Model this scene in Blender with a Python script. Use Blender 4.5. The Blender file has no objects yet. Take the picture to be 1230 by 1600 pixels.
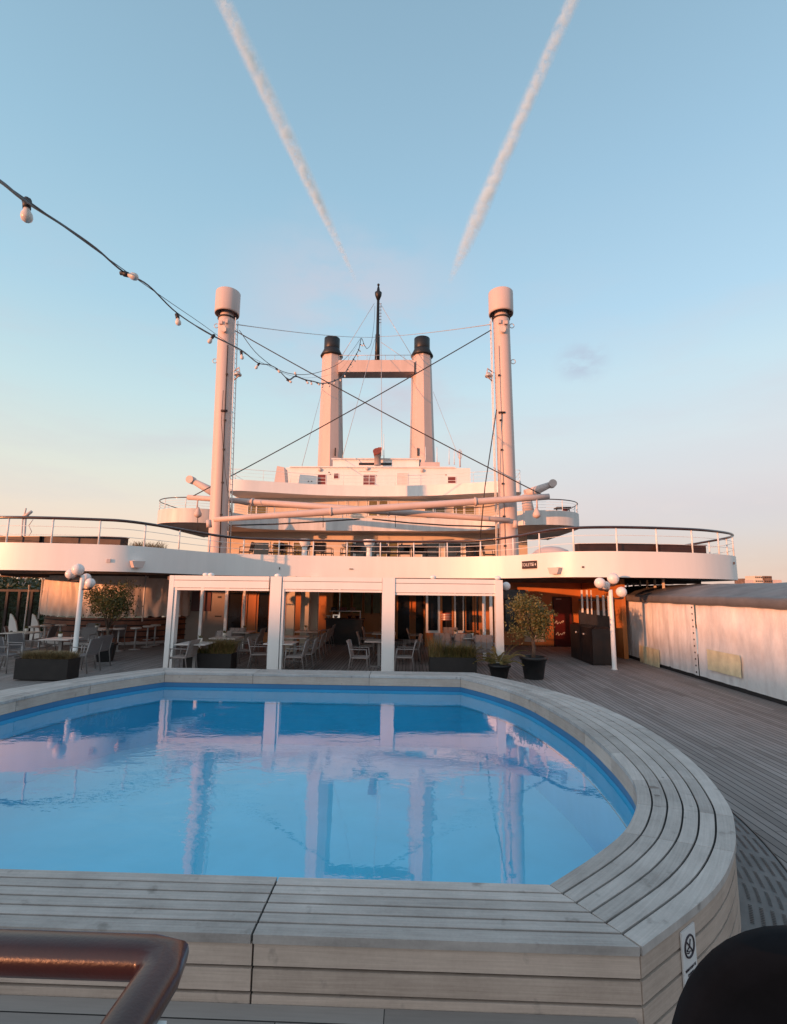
import bpy, math, random
from mathutils import Vector
R = math.radians
random.seed(11)
sc = bpy.context.scene
COL = sc.collection

# ------------------------------------------------------------------ camera
CZ = 2.2; F = 800.0
PITCH = math.atan(122/800); YAW = R(1.85); ROLL = R(0.62)
fw = Vector((-math.sin(YAW)*math.cos(PITCH), math.cos(YAW)*math.cos(PITCH), math.sin(PITCH)))
rt0 = Vector((math.cos(YAW), math.sin(YAW), 0)); up0 = rt0.cross(fw)
rt = rt0*math.cos(ROLL) + up0*math.sin(ROLL); up = rt.cross(fw)
cam = bpy.data.objects.new('camera', bpy.data.cameras.new('camera')); COL.objects.link(cam)
cam.data.sensor_fit = 'VERTICAL'; cam.data.sensor_height = 24; cam.data.lens = 12.0
cam.data.clip_start = 0.05; cam.data.clip_end = 30000
from mathutils import Matrix
M4 = Matrix((( rt.x, up.x, -fw.x, 0), (rt.y, up.y, -fw.y, 0), (rt.z, up.z, -fw.z, CZ), (0, 0, 0, 1)))
cam.matrix_world = M4
sc.camera = cam

def _ray(px, py): return fw + rt*((px-615)/F) - up*((py-800)/F)
def at_z(px, py, z):
    d = _ray(px, py); t = (z-CZ)/d.z; return d*t + Vector((0, 0, CZ))
def at_y(px, py, y):
    d = _ray(px, py); t = y/d.y; return d*t + Vector((0, 0, CZ))
def at_x(px, py, x):
    d = _ray(px, py); t = x/d.x; return d*t + Vector((0, 0, CZ))

# ------------------------------------------------------------------ light and sky
SUN_EL, SUN_AZ = R(4.2), R(47)             # low sun behind the camera, to its left
sdir = Vector((-math.sin(SUN_AZ)*math.cos(SUN_EL), -math.cos(SUN_AZ)*math.cos(SUN_EL), math.sin(SUN_EL)))
sun = bpy.data.objects.new('sun', bpy.data.lights.new('sun', 'SUN')); COL.objects.link(sun)
sun.data.energy = 5.0; sun.data.angle = R(0.6); sun.data.color = (1.0, 0.365, 0.155)
sun.rotation_euler = sdir.to_track_quat('Z', 'Y').to_euler()
w = bpy.data.worlds.new('World'); sc.world = w; w.use_nodes = True
nt = w.node_tree; N = nt.nodes; L = nt.links; N.clear()
out = N.new('ShaderNodeOutputWorld'); bg = N.new('ShaderNodeBackground'); bg2 = N.new('ShaderNodeBackground')
sky = N.new('ShaderNodeTexSky'); sky.sky_type = 'NISHITA'; sky.sun_disc = False
sky.dust_density = 0.0; sky.air_density = 1.0; sky.sun_elevation = SUN_EL; sky.sun_rotation = math.atan2(sdir.x, sdir.y)
L.new(sky.outputs[0], bg.inputs[0]); bg.inputs[1].default_value = 0.05
tc = N.new('ShaderNodeTexCoord'); sep = N.new('ShaderNodeSeparateXYZ'); L.new(tc.outputs['Generated'], sep.inputs[0])
def ramp(stops):
    r = N.new('ShaderNodeValToRGB'); e = r.color_ramp.elements
    while len(e) < len(stops): e.new(0.5)
    for k, (p, c) in enumerate(stops): e[k].position = p; e[k].color = (*c, 1)
    return r
def s2l(r, g, b): return tuple(((v/255+.055)/1.055)**2.4 if v > 10 else v/3300 for v in (r, g, b))
left = ramp([(0, s2l(238, 194, 176)), (.10, s2l(235, 208, 192)), (.20, s2l(221, 221, 210)), (.33, s2l(196, 221, 226)), (.47, s2l(170, 207, 226)), (.64, s2l(152, 191, 214)), (.82, s2l(137, 172, 195)), (1, s2l(126, 160, 184))])
right = ramp([(0, s2l(172, 152, 174)), (.08, s2l(192, 172, 184)), (.15, s2l(206, 190, 196)), (.26, s2l(206, 212, 217)), (.37, s2l(194, 217, 228)), (.47, s2l(174, 208, 230)), (.64, s2l(155, 192, 217)), (.82, s2l(137, 172, 195)), (1, s2l(126, 160, 184))])
L.new(sep.outputs['Z'], left.inputs[0]); L.new(sep.outputs['Z'], right.inputs[0])
mr = N.new('ShaderNodeMapRange'); mr.inputs[1].default_value = -.5; mr.inputs[2].default_value = .45; mr.interpolation_type = 'SMOOTHSTEP'
L.new(sep.outputs['X'], mr.inputs[0])
mx = N.new('ShaderNodeMix'); mx.data_type = 'RGBA'
L.new(mr.outputs[0], mx.inputs[0]); L.new(left.outputs[0], mx.inputs[6]); L.new(right.outputs[0], mx.inputs[7])
# neutral fill added to the sky on the sun side, behind the camera
dp = N.new('ShaderNodeVectorMath'); dp.operation = 'DOT_PRODUCT'; dp.inputs[1].default_value = sdir
L.new(tc.outputs['Generated'], dp.inputs[0])
gl = N.new('ShaderNodeMapRange'); gl.inputs[1].default_value = 0.05; gl.inputs[2].default_value = 1.0; gl.interpolation_type = 'SMOOTHSTEP'
L.new(dp.outputs['Value'], gl.inputs[0])
mg = N.new('ShaderNodeMix'); mg.data_type = 'RGBA'; mg.inputs[7].default_value = (.92, .93, .98, 1)
L.new(gl.outputs[0], mg.inputs[0]); L.new(mx.outputs[2], mg.inputs[6])
# faint high cloud veils
mp = N.new('ShaderNodeMapping'); mp.inputs['Scale'].default_value = (1.6, 1.6, 7); L.new(tc.outputs['Generated'], mp.inputs[0])
nz = N.new('ShaderNodeTexNoise'); nz.inputs['Scale'].default_value = 2.1; nz.inputs['Detail'].default_value = 7; nz.inputs['Roughness'].default_value = .55
L.new(mp.outputs[0], nz.inputs[0])
nr = N.new('ShaderNodeMapRange'); nr.inputs[1].default_value = .50; nr.inputs[2].default_value = .78; nr.inputs[4].default_value = .40; L.new(nz.outputs[0], nr.inputs[0])
lowm = N.new('ShaderNodeMapRange'); lowm.inputs[1].default_value = .62; lowm.inputs[2].default_value = .30; L.new(sep.outputs['Z'], lowm.inputs[0])
mu = N.new('ShaderNodeMath'); mu.operation = 'MULTIPLY'; L.new(nr.outputs[0], mu.inputs[0]); L.new(lowm.outputs[0], mu.inputs[1])
mc = N.new('ShaderNodeMix'); mc.data_type = 'RGBA'; mc.inputs[7].default_value = (*s2l(205, 196, 204), 1)
L.new(mu.outputs[0], mc.inputs[0]); L.new(mg.outputs[2], mc.inputs[6])
last = mc.outputs[2]
for (px, py, rad_, sx_, sy_, amt, colr, sd_) in ((540, 470, .30, 1, 1.9, .95, (194, 200, 214), 1), (600, 618, .24, 1, 3.0, .95, (200, 198, 208), 5), (910, 566, .060, 1, 1.3, .8, (176, 182, 202), 9), (1150, 810, .34, 1, 4.0, .5, (186, 180, 196), 13), (470, 520, .20, 1, 2.0, .45, (196, 206, 218), 17)):
    d0 = _ray(px, py).normalized()
    vs_ = N.new('ShaderNodeVectorMath'); vs_.operation = 'SUBTRACT'; vs_.inputs[1].default_value = d0; L.new(tc.outputs['Generated'], vs_.inputs[0])
    vm_ = N.new('ShaderNodeVectorMath'); vm_.operation = 'MULTIPLY'; vm_.inputs[1].default_value = (sx_, 1, sy_); L.new(vs_.outputs[0], vm_.inputs[0])
    vl_ = N.new('ShaderNodeVectorMath'); vl_.operation = 'LENGTH'; L.new(vm_.outputs[0], vl_.inputs[0])
    m1 = N.new('ShaderNodeMapRange'); m1.interpolation_type = 'SMOOTHSTEP'; m1.inputs[1].default_value = rad_; m1.inputs[2].default_value = 0; L.new(vl_.outputs['Value'], m1.inputs[0])
    q_ = N.new('ShaderNodeMapping'); q_.inputs['Scale'].default_value = (1, 1, 2.4); q_.inputs['Location'].default_value = (sd_, 0, 0); L.new(tc.outputs['Generated'], q_.inputs[0])
    n_ = N.new('ShaderNodeTexNoise'); n_.inputs['Scale'].default_value = 1.6/rad_**.8; n_.inputs['Detail'].default_value = 7; n_.inputs['Roughness'].default_value = .6; L.new(q_.outputs[0], n_.inputs[0])
    m2 = N.new('ShaderNodeMapRange'); m2.interpolation_type = 'SMOOTHSTEP'; m2.inputs[1].default_value = .34; m2.inputs[2].default_value = .60; m2.inputs[4].default_value = amt; L.new(n_.outputs[0], m2.inputs[0])
    mm_ = N.new('ShaderNodeMath'); mm_.operation = 'MULTIPLY'; L.new(m1.outputs[0], mm_.inputs[0]); L.new(m2.outputs[0], mm_.inputs[1])
    mz = N.new('ShaderNodeMix'); mz.data_type = 'RGBA'; mz.inputs[7].default_value = (*s2l(*colr), 1); L.new(mm_.outputs[0], mz.inputs[0]); L.new(last, mz.inputs[6]); last = mz.outputs[2]
L.new(last, bg2.inputs[0]); bg2.inputs[1].default_value = 0.90
ad = N.new('ShaderNodeAddShader'); L.new(bg.outputs[0], ad.inputs[0]); L.new(bg2.outputs[0], ad.inputs[1])
L.new(ad.outputs[0], out.inputs[0])
sc.view_settings.view_transform = 'Standard'; sc.view_settings.look = 'None'
sc.view_settings.exposure = 0.10; sc.view_settings.gamma = 1.0
try: sc.view_settings.use_curve_mapping = False
except Exception: pass
sc.cycles.max_bounces = 14; sc.cycles.transparent_max_bounces = 16; sc.cycles.volume_bounces = 14
sc.cycles.volume_max_steps = 256; sc.cycles.volume_step_rate = .035; sc.cycles.volume_preview_step_rate = .035
sc.cycles.use_denoising = True

# ------------------------------------------------------------------ helpers
MATS = {}
def pbr(name, col, rough=.5, metal=0, var=.08, scale=6, bump=0, bscale=60, spec=.5, coat=0, streak=0, col2=None):
    if name in MATS: return MATS[name]
    m = bpy.data.materials.new(name); m.use_nodes = True; MATS[name] = m
    t = m.node_tree; n = t.nodes; l = t.links; b = n['Principled BSDF']
    g = n.new('ShaderNodeNewGeometry')
    src = g.outputs['Position']
    if streak:
        q = n.new('ShaderNodeMapping'); q.inputs['Scale'].default_value = (1, 1, .12); l.new(src, q.inputs[0]); src = q.outputs[0]
    nz = n.new('ShaderNodeTexNoise'); nz.inputs['Scale'].default_value = scale; nz.inputs['Detail'].default_value = 6; nz.inputs['Roughness'].default_value = .6
    l.new(src, nz.inputs[0])
    r = n.new('ShaderNodeMapRange'); r.inputs[1].default_value = .3; r.inputs[2].default_value = .72; l.new(nz.outputs[0], r.inputs[0])
    mx = n.new('ShaderNodeMix'); mx.data_type = 'RGBA'
    c2 = col2 or tuple(max(0, c*(1-2.2*var)) for c in col)
    mx.inputs[6].default_value = (*c2, 1); mx.inputs[7].default_value = (*col, 1)
    l.new(r.outputs[0], mx.inputs[0]); l.new(mx.outputs[2], b.inputs['Base Color'])
    rr = n.new('ShaderNodeMapRange'); rr.inputs[3].default_value = min(1, rough+.1); rr.inputs[4].default_value = max(.03, rough-.06)
    l.new(nz.outputs[0], rr.inputs[0]); l.new(rr.outputs[0], b.inputs['Roughness'])
    b.inputs['Metallic'].default_value = metal; b.inputs['Specular IOR Level'].default_value = spec
    b.inputs['Coat Weight'].default_value = coat; b.inputs['Coat Roughness'].default_value = .12
    if bump:
        n2 = n.new('ShaderNodeTexNoise'); n2.inputs['Scale'].default_value = bscale; n2.inputs['Detail'].default_value = 4
        l.new(g.outputs['Position'], n2.inputs[0])
        bp = n.new('ShaderNodeBump'); bp.inputs['Strength'].default_value = bump; bp.inputs['Distance'].default_value = .01
        l.new(n2.outputs[0], bp.inputs['Height']); l.new(bp.outputs[0], b.inputs['Normal'])
    return m

def mathn(t, op, a, b=None, c=None):
    x = t.nodes.new('ShaderNodeMath'); x.operation = op
    for k, v in enumerate((a, b, c)):
        if v is None: continue
        if isinstance(v, (int, float)): x.inputs[k].default_value = v
        else: t.links.new(v, x.inputs[k])
    return x.outputs[0]

def plank_mat(name, col, dark, pitch=.1, seam=.1, length=2.6, rough=.75, axis='X', seamcol=(.012, .011, .011), var=.35):
    """weathered planks running across `axis`, black caulked seams, staggered butt joints"""
    m = bpy.data.materials.new(name); m.use_nodes = True; MATS[name] = m
    t = m.node_tree; n = t.nodes; l = t.links; b = n['Principled BSDF']
    g = n.new('ShaderNodeNewGeometry'); s = n.new('ShaderNodeSeparateXYZ'); l.new(g.outputs['Position'], s.inputs[0])
    a, o = (s.outputs['X'], s.outputs['Y']) if axis == 'X' else (s.outputs['Y'], s.outputs['X'])
    u = mathn(t, 'DIVIDE', a, pitch); idx = mathn(t, 'FLOOR', u); fr = mathn(t, 'FRACT', u)
    wn = n.new('ShaderNodeTexWhiteNoise'); wn.noise_dimensions = '1D'; l.new(idx, wn.inputs['W'])
    v = mathn(t, 'ADD', mathn(t, 'DIVIDE', o, length), mathn(t, 'MULTIPLY', wn.outputs['Value'], 7.3))
    vi = mathn(t, 'FLOOR', v); vf = mathn(t, 'FRACT', v)
    wn2 = n.new('ShaderNodeTexWhiteNoise'); wn2.noise_dimensions = '2D'
    cb = n.new('ShaderNodeCombineXYZ'); l.new(idx, cb.inputs[0]); l.new(vi, cb.inputs[1]); l.new(cb.outputs[0], wn2.inputs['Vector'])
    s1 = mathn(t, 'LESS_THAN', fr, seam); s2 = mathn(t, 'LESS_THAN', vf, .0022/length*2)
    sm = mathn(t, 'MAXIMUM', s1, s2)
    mp = n.new('ShaderNodeMapping'); mp.inputs['Scale'].default_value = (34, 2.2, 10) if axis == 'X' else (2.2, 34, 10)
    l.new(g.outputs['Position'], mp.inputs[0])
    gr = n.new('ShaderNodeTexNoise'); gr.inputs['Scale'].default_value = 1.6; gr.inputs['Detail'].default_value = 6; gr.inputs['Roughness'].default_value = .65; l.new(mp.outputs[0], gr.inputs[0])
    big = n.new('ShaderNodeTexNoise'); big.inputs['Scale'].default_value = .7; big.inputs['Detail'].default_value = 7; big.inputs['Roughness'].default_value = .62; l.new(g.outputs['Position'], big.inputs[0])
    f = mathn(t, 'ADD', mathn(t, 'MULTIPLY', wn2.outputs['Value'], .45), mathn(t, 'ADD', mathn(t, 'MULTIPLY', gr.outputs[0], .5), mathn(t, 'MULTIPLY', big.outputs[0], .75)))
    f = mathn(t, 'SUBTRACT', f, .35)
    mx = n.new('ShaderNodeMix'); mx.data_type = 'RGBA'; mx.clamp_factor = True
    mx.inputs[6].default_value = (*dark, 1); mx.inputs[7].default_value = (*col, 1); l.new(f, mx.inputs[0])
    m2 = n.new('ShaderNodeMix'); m2.data_type = 'RGBA'; m2.inputs[7].default_value = (*seamcol, 1)
    l.new(sm, m2.inputs[0]); l.new(mx.outputs[2], m2.inputs[6]); l.new(m2.outputs[2], b.inputs['Base Color'])
    b.inputs['Roughness'].default_value = rough
    h = mathn(t, 'SUBTRACT', mathn(t, 'MULTIPLY', gr.outputs[0], .25), sm)
    bp = n.new('ShaderNodeBump'); bp.inputs['Strength'].default_value = .35; bp.inputs['Distance'].default_value = .004
    l.new(h, bp.inputs['Height']); l.new(bp.outputs[0], b.inputs['Normal'])
    return m

def board_mat(name, col, dark, rough=.7, mode='X'):
    """bleached teak board: tone differs board by board, grain along the board, small stains. mode: X straight boards, R boards bent round the pool, Z face boards"""
    m = bpy.data.materials.new(name); m.use_nodes = True; MATS[name] = m
    t = m.node_tree; n = t.nodes; l = t.links; b = n['Principled BSDF']
    g = n.new('ShaderNodeNewGeometry'); s = n.new('ShaderNodeSeparateXYZ'); l.new(g.outputs['Position'], s.inputs[0])
    cb = n.new('ShaderNodeCombineXYZ')
    if mode == 'X':
        l.new(mathn(t, 'MULTIPLY', s.outputs['X'], 2.5), cb.inputs[0]); l.new(mathn(t, 'MULTIPLY', s.outputs['Y'], 70), cb.inputs[1]); l.new(mathn(t, 'MULTIPLY', s.outputs['Z'], 10), cb.inputs[2])
    else:
        dx = mathn(t, 'SUBTRACT', s.outputs['X'], -1.9); dy = mathn(t, 'SUBTRACT', s.outputs['Y'], 6.3)
        rr = mathn(t, 'SQRT', mathn(t, 'ADD', mathn(t, 'MULTIPLY', dx, dx), mathn(t, 'MULTIPLY', dy, dy)))
        l.new(mathn(t, 'MULTIPLY', mathn(t, 'ARCTAN2', dy, dx), 10), cb.inputs[0])
        l.new(mathn(t, 'MULTIPLY', rr if mode == 'R' else s.outputs['Z'], 70 if mode == 'R' else 80), cb.inputs[1])
    gr = n.new('ShaderNodeTexNoise'); gr.inputs['Scale'].default_value = 1; gr.inputs['Detail'].default_value = 5; gr.inputs['Roughness'].default_value = .65; l.new(cb.outputs[0], gr.inputs[0])
    n1 = n.new('ShaderNodeTexNoise'); n1.inputs['Scale'].default_value = 2.6; n1.inputs['Detail'].default_value = 9; n1.inputs['Roughness'].default_value = .7; l.new(g.outputs['Position'], n1.inputs[0])
    n2 = n.new('ShaderNodeTexNoise'); n2.inputs['Scale'].default_value = 60; n2.inputs['Detail'].default_value = 6; l.new(g.outputs['Position'], n2.inputs[0])
    f = mathn(t, 'ADD', mathn(t, 'MULTIPLY', g.outputs['Random Per Island'], .45), mathn(t, 'ADD', mathn(t, 'MULTIPLY', n1.outputs[0], 1.1), mathn(t, 'ADD', mathn(t, 'MULTIPLY', n2.outputs[0], .25), mathn(t, 'MULTIPLY', gr.outputs[0], .9))))
    f = mathn(t, 'SUBTRACT', f, .82)
    mx = n.new('ShaderNodeMix'); mx.data_type = 'RGBA'; mx.clamp_factor = True
    mx.inputs[6].default_value = (*dark, 1); mx.inputs[7].default_value = (*col, 1); l.new(f, mx.inputs[0])
    vo = n.new('ShaderNodeTexNoise'); vo.inputs['Scale'].default_value = 7; vo.inputs['Detail'].default_value = 4; l.new(g.outputs['Position'], vo.inputs[0])
    st = n.new('ShaderNodeMapRange'); st.inputs[1].default_value = .64; st.inputs[2].default_value = .74; st.inputs[4].default_value = .6; l.new(vo.outputs[0], st.inputs[0])
    m2 = n.new('ShaderNodeMix'); m2.data_type = 'RGBA'; m2.inputs[7].default_value = (.13, .115, .10, 1)
    l.new(st.outputs[0], m2.inputs[0]); l.new(mx.outputs[2], m2.inputs[6]); l.new(m2.outputs[2], b.inputs['Base Color'])
    b.inputs['Roughness'].default_value = rough
    bp = n.new('ShaderNodeBump'); bp.inputs['Strength'].default_value = .4; bp.inputs['Distance'].default_value = .004
    l.new(gr.outputs[0], bp.inputs['Height']); l.new(bp.outputs[0], b.inputs['Normal'])
    return m

WHITE = pbr('white_paint', (.82, .80, .77), .4, var=.05, scale=1.3, streak=1, bump=.35, bscale=1.1)
WHITE2 = pbr('worn_white_paint', (.74, .71, .68), .5, var=.11, scale=2.5, streak=1, bump=.05, bscale=5)
POSTW = pbr('white_metal', (.82, .80, .77), .35, var=.03, scale=2, streak=1)
CREAM = pbr('cream_wall', (.70, .60, .48), .55, var=.06, scale=1.5)
TAN = pbr('orange_lit_wood_wall', (.62, .22, .06), .45, var=.15, scale=1.2, streak=1)  # wood tone, with the orange sunlight under the deck put into the colour
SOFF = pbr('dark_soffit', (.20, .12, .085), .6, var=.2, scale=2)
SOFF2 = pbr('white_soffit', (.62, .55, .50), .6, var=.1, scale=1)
MAST = pbr('mast_paint', (.62, .50, .46), .5, var=.07, scale=1.0, streak=1, bump=.05, bscale=8)
BLACK = pbr('black_paint', (.014, .013, .014), .45, var=.2)
DARK = pbr('dark_metal', (.03, .028, .03), .5, var=.2)
ROPE = pbr('dark_wire', (.03, .028, .03), .6)
STEEL = pbr('pale_steel', (.55, .53, .52), .35, metal=.3)
RAILW = pbr('handrail_wood', (.055, .018, .013), .3, var=.3, scale=4, coat=.5)
BROWN = pbr('brown_panel', (.045, .020, .016), .55, var=.25, scale=3)
PLANTER = pbr('planter_board', (.018, .014, .013), .6, var=.2, scale=4)
BARW = pbr('bar_wood', (.32, .10, .045), .4, var=.35, scale=2.5, coat=.2)
GLASSD = pbr('dark_glass', (.022, .020, .020), .06, var=.1, spec=.6)
GLASSO = pbr('olive_blind', (.22, .17, .04), .2, var=.2)
REDP = pbr('maroon_paint', (.10, .010, .010), .4, var=.15)
REDW = pbr('red_window', (.22, .04, .03), .2, var=.2)
CHAIRF = pbr('grey_textile', (.20, .185, .185), .7, var=.12, scale=30, bump=.3, bscale=300)
CHAIRW = pbr('taupe_slat', (.30, .25, .23), .55, var=.12, scale=12)
CHAIRM = pbr('aluminium', (.34, .32, .31), .4, metal=.5)
TABLET = pbr('table_laminate', (.62, .56, .52), .35, var=.06)
POTW = pbr('white_ceramic', (.72, .68, .60), .35)
POTB = pbr('black_plastic', (.014, .014, .015), .45, var=.2)
SOIL = pbr('soil', (.05, .035, .025), .9, var=.3, scale=40)
BARK = pbr('bark', (.16, .12, .09), .9, var=.3, scale=20)
GLOBE = pbr('opal_globe', (.82, .76, .74), .25)
CANVAS = None

def leafmat(name, a, b_, c=None):
    m = bpy.data.materials.new(name); m.use_nodes = True
    t = m.node_tree; n = t.nodes; l = t.links; b = n['Principled BSDF']
    g = n.new('ShaderNodeNewGeometry'); r = n.new('ShaderNodeValToRGB')
    e = r.color_ramp.elements; e[0].color = (*a, 1); e[1].color = (*b_, 1)
    if c: q = e.new(.85); q.color = (*c, 1)
    l.new(g.outputs['Random Per Island'], r.inputs[0]); l.new(r.outputs[0], b.inputs['Base Color'])
    b.inputs['Roughness'].default_value = .5
    tr = n.new('ShaderNodeBsdfTranslucent'); l.new(r.outputs[0], tr.inputs[0])
    ms = n.new('ShaderNodeMixShader'); ms.inputs[0].default_value = .3
    l.new(b.outputs[0], ms.inputs[1]); l.new(tr.outputs[0], ms.inputs[2]); l.new(ms.outputs[0], n['Material Output'].inputs[0])
    return m
LEAF = leafmat('leaf_green', (.03, .05, .016), (.11, .13, .035), (.16, .14, .04))
LEAFO = leafmat('leaf_olive', (.05, .065, .018), (.15, .165, .045), (.22, .18, .06))
GRASSM = leafmat('grass_blade', (.10, .10, .02), (.26, .23, .06), (.32, .2, .09))
STRAW = leafmat('dry_grass', (.16, .11, .05), (.34, .25, .13))
PALM = leafmat('palm_leaf', (.08, .085, .02), (.22, .19, .06), (.28, .2, .08))
FAR = leafmat('far_foliage', (.02, .032, .012), (.06, .07, .025))

class MB:
    def __init__(s): s.v = []; s.f = []; s.sm = []
    def add(s, vs, fs, smooth=False):
        k = len(s.v); s.v += [tuple(v) for v in vs]; s.f += [tuple(i+k for i in f) for f in fs]; s.sm += [smooth]*len(fs); return s
    def box(s, c, d, rz=0, rx=0, ry=0, bev=0):
        hx, hy, hz = d[0]/2, d[1]/2, d[2]/2
        rot = Matrix.Rotation(rz, 3, 'Z') @ Matrix.Rotation(ry, 3, 'Y') @ Matrix.Rotation(rx, 3, 'X'); c = Vector(c)
        if bev and bev < min(hx, hy, hz):
            vs = []; 
            for z, q in ((-hz, bev), (-hz+bev, 0), (hz-bev, 0), (hz, bev)):
                for x, y in ((-hx+q+bev, -hy+q), (hx-q-bev, -hy+q), (hx-q, -hy+q+bev), (hx-q, hy-q-bev), (hx-q-bev, hy-q), (-hx+q+bev, hy-q), (-hx+q, hy-q-bev), (-hx+q, -hy+q+bev)):
                    vs.append(c + rot @ Vector((x, y, z)))
            fs = [tuple(range(7, -1, -1)), tuple(range(24, 32))]
            for r in range(3):
                for k in range(8): fs.append((r*8+k, r*8+(k+1) % 8, r*8+8+(k+1) % 8, r*8+8+k))
            return s.add(vs, fs)
        vs = [c + rot @ Vector((x, y, z)) for z in (-hz, hz) for x, y in ((-hx, -hy), (hx, -hy), (hx, hy), (-hx, hy))]
        return s.add(vs, [(3, 2, 1, 0), (4, 5, 6, 7), (0, 1, 5, 4), (1, 2, 6, 5), (2, 3, 7, 6), (3, 0, 4, 7)])
    def b2(s, p0, p1, bev=0):
        return s.box([(a+b)/2 for a, b in zip(p0, p1)], [abs(b-a) for a, b in zip(p0, p1)], bev=bev)
    def tube(s, pts, r, n=8, close=False, cap=True):
        pts = [Vector(p) for p in pts]; m = len(pts)
        rs = r if isinstance(r, (list, tuple)) else [r]*m
        k0 = len(s.v); prev = None
        for i, p in enumerate(pts):
            if close: d = pts[(i+1) % m]-pts[i-1]
            else: d = pts[min(i+1, m-1)]-pts[max(i-1, 0)]
            d.normalize()
            if prev is None:
                a = d.cross(Vector((0, 0, 1)))
                if a.length < .01: a = d.cross(Vector((0, 1, 0)))
            else: a = prev - d*prev.dot(d)
            a.normalize(); b = d.cross(a); prev = a
            for j in range(n):
                q = 2*math.pi*j/n; s.v.append(tuple(p + (a*math.cos(q)+b*math.sin(q))*rs[i]))
        for i in range(m if close else m-1):
            for j in range(n):
                i2 = (i+1) % m
                s.f.append((k0+i*n+j, k0+i*n+(j+1) % n, k0+i2*n+(j+1) % n, k0+i2*n+j)); s.sm.append(True)
        if cap and not close:
            s.f.append(tuple(k0+j for j in range(n-1, -1, -1))); s.f.append(tuple(k0+(m-1)*n+j for j in range(n))); s.sm += [False, False]
        return s
    def lathe(s, prof, c=(0, 0, 0), n=20, smooth=True, ph=0, cap=True):
        k0 = len(s.v); m = len(prof)
        for r, z in prof:
            for j in range(n):
                q = 2*math.pi*j/n+ph; s.v.append((c[0]+r*math.cos(q), c[1]+r*math.sin(q), c[2]+z))
        for i in range(m-1):
            for j in range(n):
                s.f.append((k0+i*n+j, k0+i*n+(j+1) % n, k0+(i+1)*n+(j+1) % n, k0+(i+1)*n+j)); s.sm.append(smooth)
        if cap:
            s.f.append(tuple(k0+j for j in range(n-1, -1, -1))); s.f.append(tuple(k0+(m-1)*n+j for j in range(n))); s.sm += [False, False]
        return s
    def sphere(s, c, r, n=14, sc_=(1, 1, 1)):
        prof = [(max(.0005, math.sin(math.pi*k/8))*r, -math.cos(math.pi*k/8)*r*sc_[2]) for k in range(9)]
        k0 = len(s.v); s.lathe(prof, (0, 0, 0), n)
        for i in range(k0, len(s.v)):
            x, y, z = s.v[i]; s.v[i] = (c[0]+x*sc_[0], c[1]+y*sc_[1], c[2]+z)
        return s
    def prism(s, poly, z0, z1):
        n = len(poly); vs = [(p[0], p[1], z0) for p in poly]+[(p[0], p[1], z1) for p in poly]
        return s.add(vs, [tuple(range(n-1, -1, -1)), tuple(range(n, 2*n))]+[(i, (i+1) % n, n+(i+1) % n, n+i) for i in range(n)])
    def strip(s, A, B, smooth=False):
        n = len(A); return s.add(list(A)+list(B), [(i, i+1, n+i+1, n+i) for i in range(n-1)], smooth)
    def wall(s, path, z0, z1, t=.06):
        """upright curved band following path, t thick (grows to the left of the path direction)"""
        m = len(path); nrm = []
        for i in range(m):
            a = path[max(0, i-1)]; b = path[min(m-1, i+1)]; dx, dy = b[0]-a[0], b[1]-a[1]; q = math.hypot(dx, dy) or 1
            nrm.append((-dy/q, dx/q))
        zz0 = z0 if callable(z0) else (lambda i: z0); zz1 = z1 if callable(z1) else (lambda i: z1)
        a = [(p[0], p[1], zz0(i)) for i, p in enumerate(path)]; b = [(p[0], p[1], zz1(i)) for i, p in enumerate(path)]
        c = [(p[0]+n[0]*t, p[1]+n[1]*t, zz1(i)) for i, (p, n) in enumerate(zip(path, nrm))]; d = [(p[0]+n[0]*t, p[1]+n[1]*t, zz0(i)) for i, (p, n) in enumerate(zip(path, nrm))]
        for P, Q, sm_ in ((a, b, True), (b, c, False), (c, d, True), (d, a, False)):
            s.add(P+Q, [(i, i+1, m+i+1, m+i) for i in range(m-1)], sm_)
        s.add([a[0], b[0], c[0], d[0]], [(3, 2, 1, 0)]); s.add([a[-1], b[-1], c[-1], d[-1]], [(0, 1, 2, 3)])
        return s
    def build(s, name, mat, parent=None, world=True, loc=None):
        me = bpy.data.meshes.new(name)
        off = Vector((0, 0, 0))
        if parent is not None and world:
            q = parent
            while q is not None: off += q.location; q = q.parent
        if parent is None and loc is not None: off = Vector(loc)
        me.from_pydata([(v[0]-off.x, v[1]-off.y, v[2]-off.z) for v in s.v], [], s.f)
        me.polygons.foreach_set('use_smooth', s.sm); me.update()
        me.materials.append(mat)
        o = bpy.data.objects.new(name, me); COL.objects.link(o)
        if parent is not None: o.parent = parent
        elif loc is not None: o.location = loc
        return o

def tag(o, label=None, cat=None, group=None, kind=None):
    if label: o['label'] = label
    if cat: o['category'] = cat
    if group: o['group'] = group
    if kind: o['kind'] = kind
    return o
def empty(name, loc, label, cat, group=None, rz=0):
    o = bpy.data.objects.new(name, None); COL.objects.link(o); o.location = loc; o.rotation_euler.z = rz
    o.empty_display_size = .1
    return tag(o, label, cat, group)
def copy_tree(o, parent=None):
    c = o.copy(); COL.objects.link(c)
    if parent is not None: c.parent = parent
    for ch in list(KIDS.get(o.name, [])): copy_tree(ch, c)
    return c
KIDS = {}
def index_kids():
    KIDS.clear()
    for o in bpy.data.objects:
        if o.parent: KIDS.setdefault(o.parent.name, []).append(o)
def place(proto, loc, rz, label, group=None, first=[None]):
    used = proto.get('_used', 0)
    if not used: o = proto; proto['_used'] = 1
    else:
        o = copy_tree(proto)
    o.location = loc; o.rotation_euler.z = rz; o['label'] = label
    if group: o['group'] = group
    return o
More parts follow.
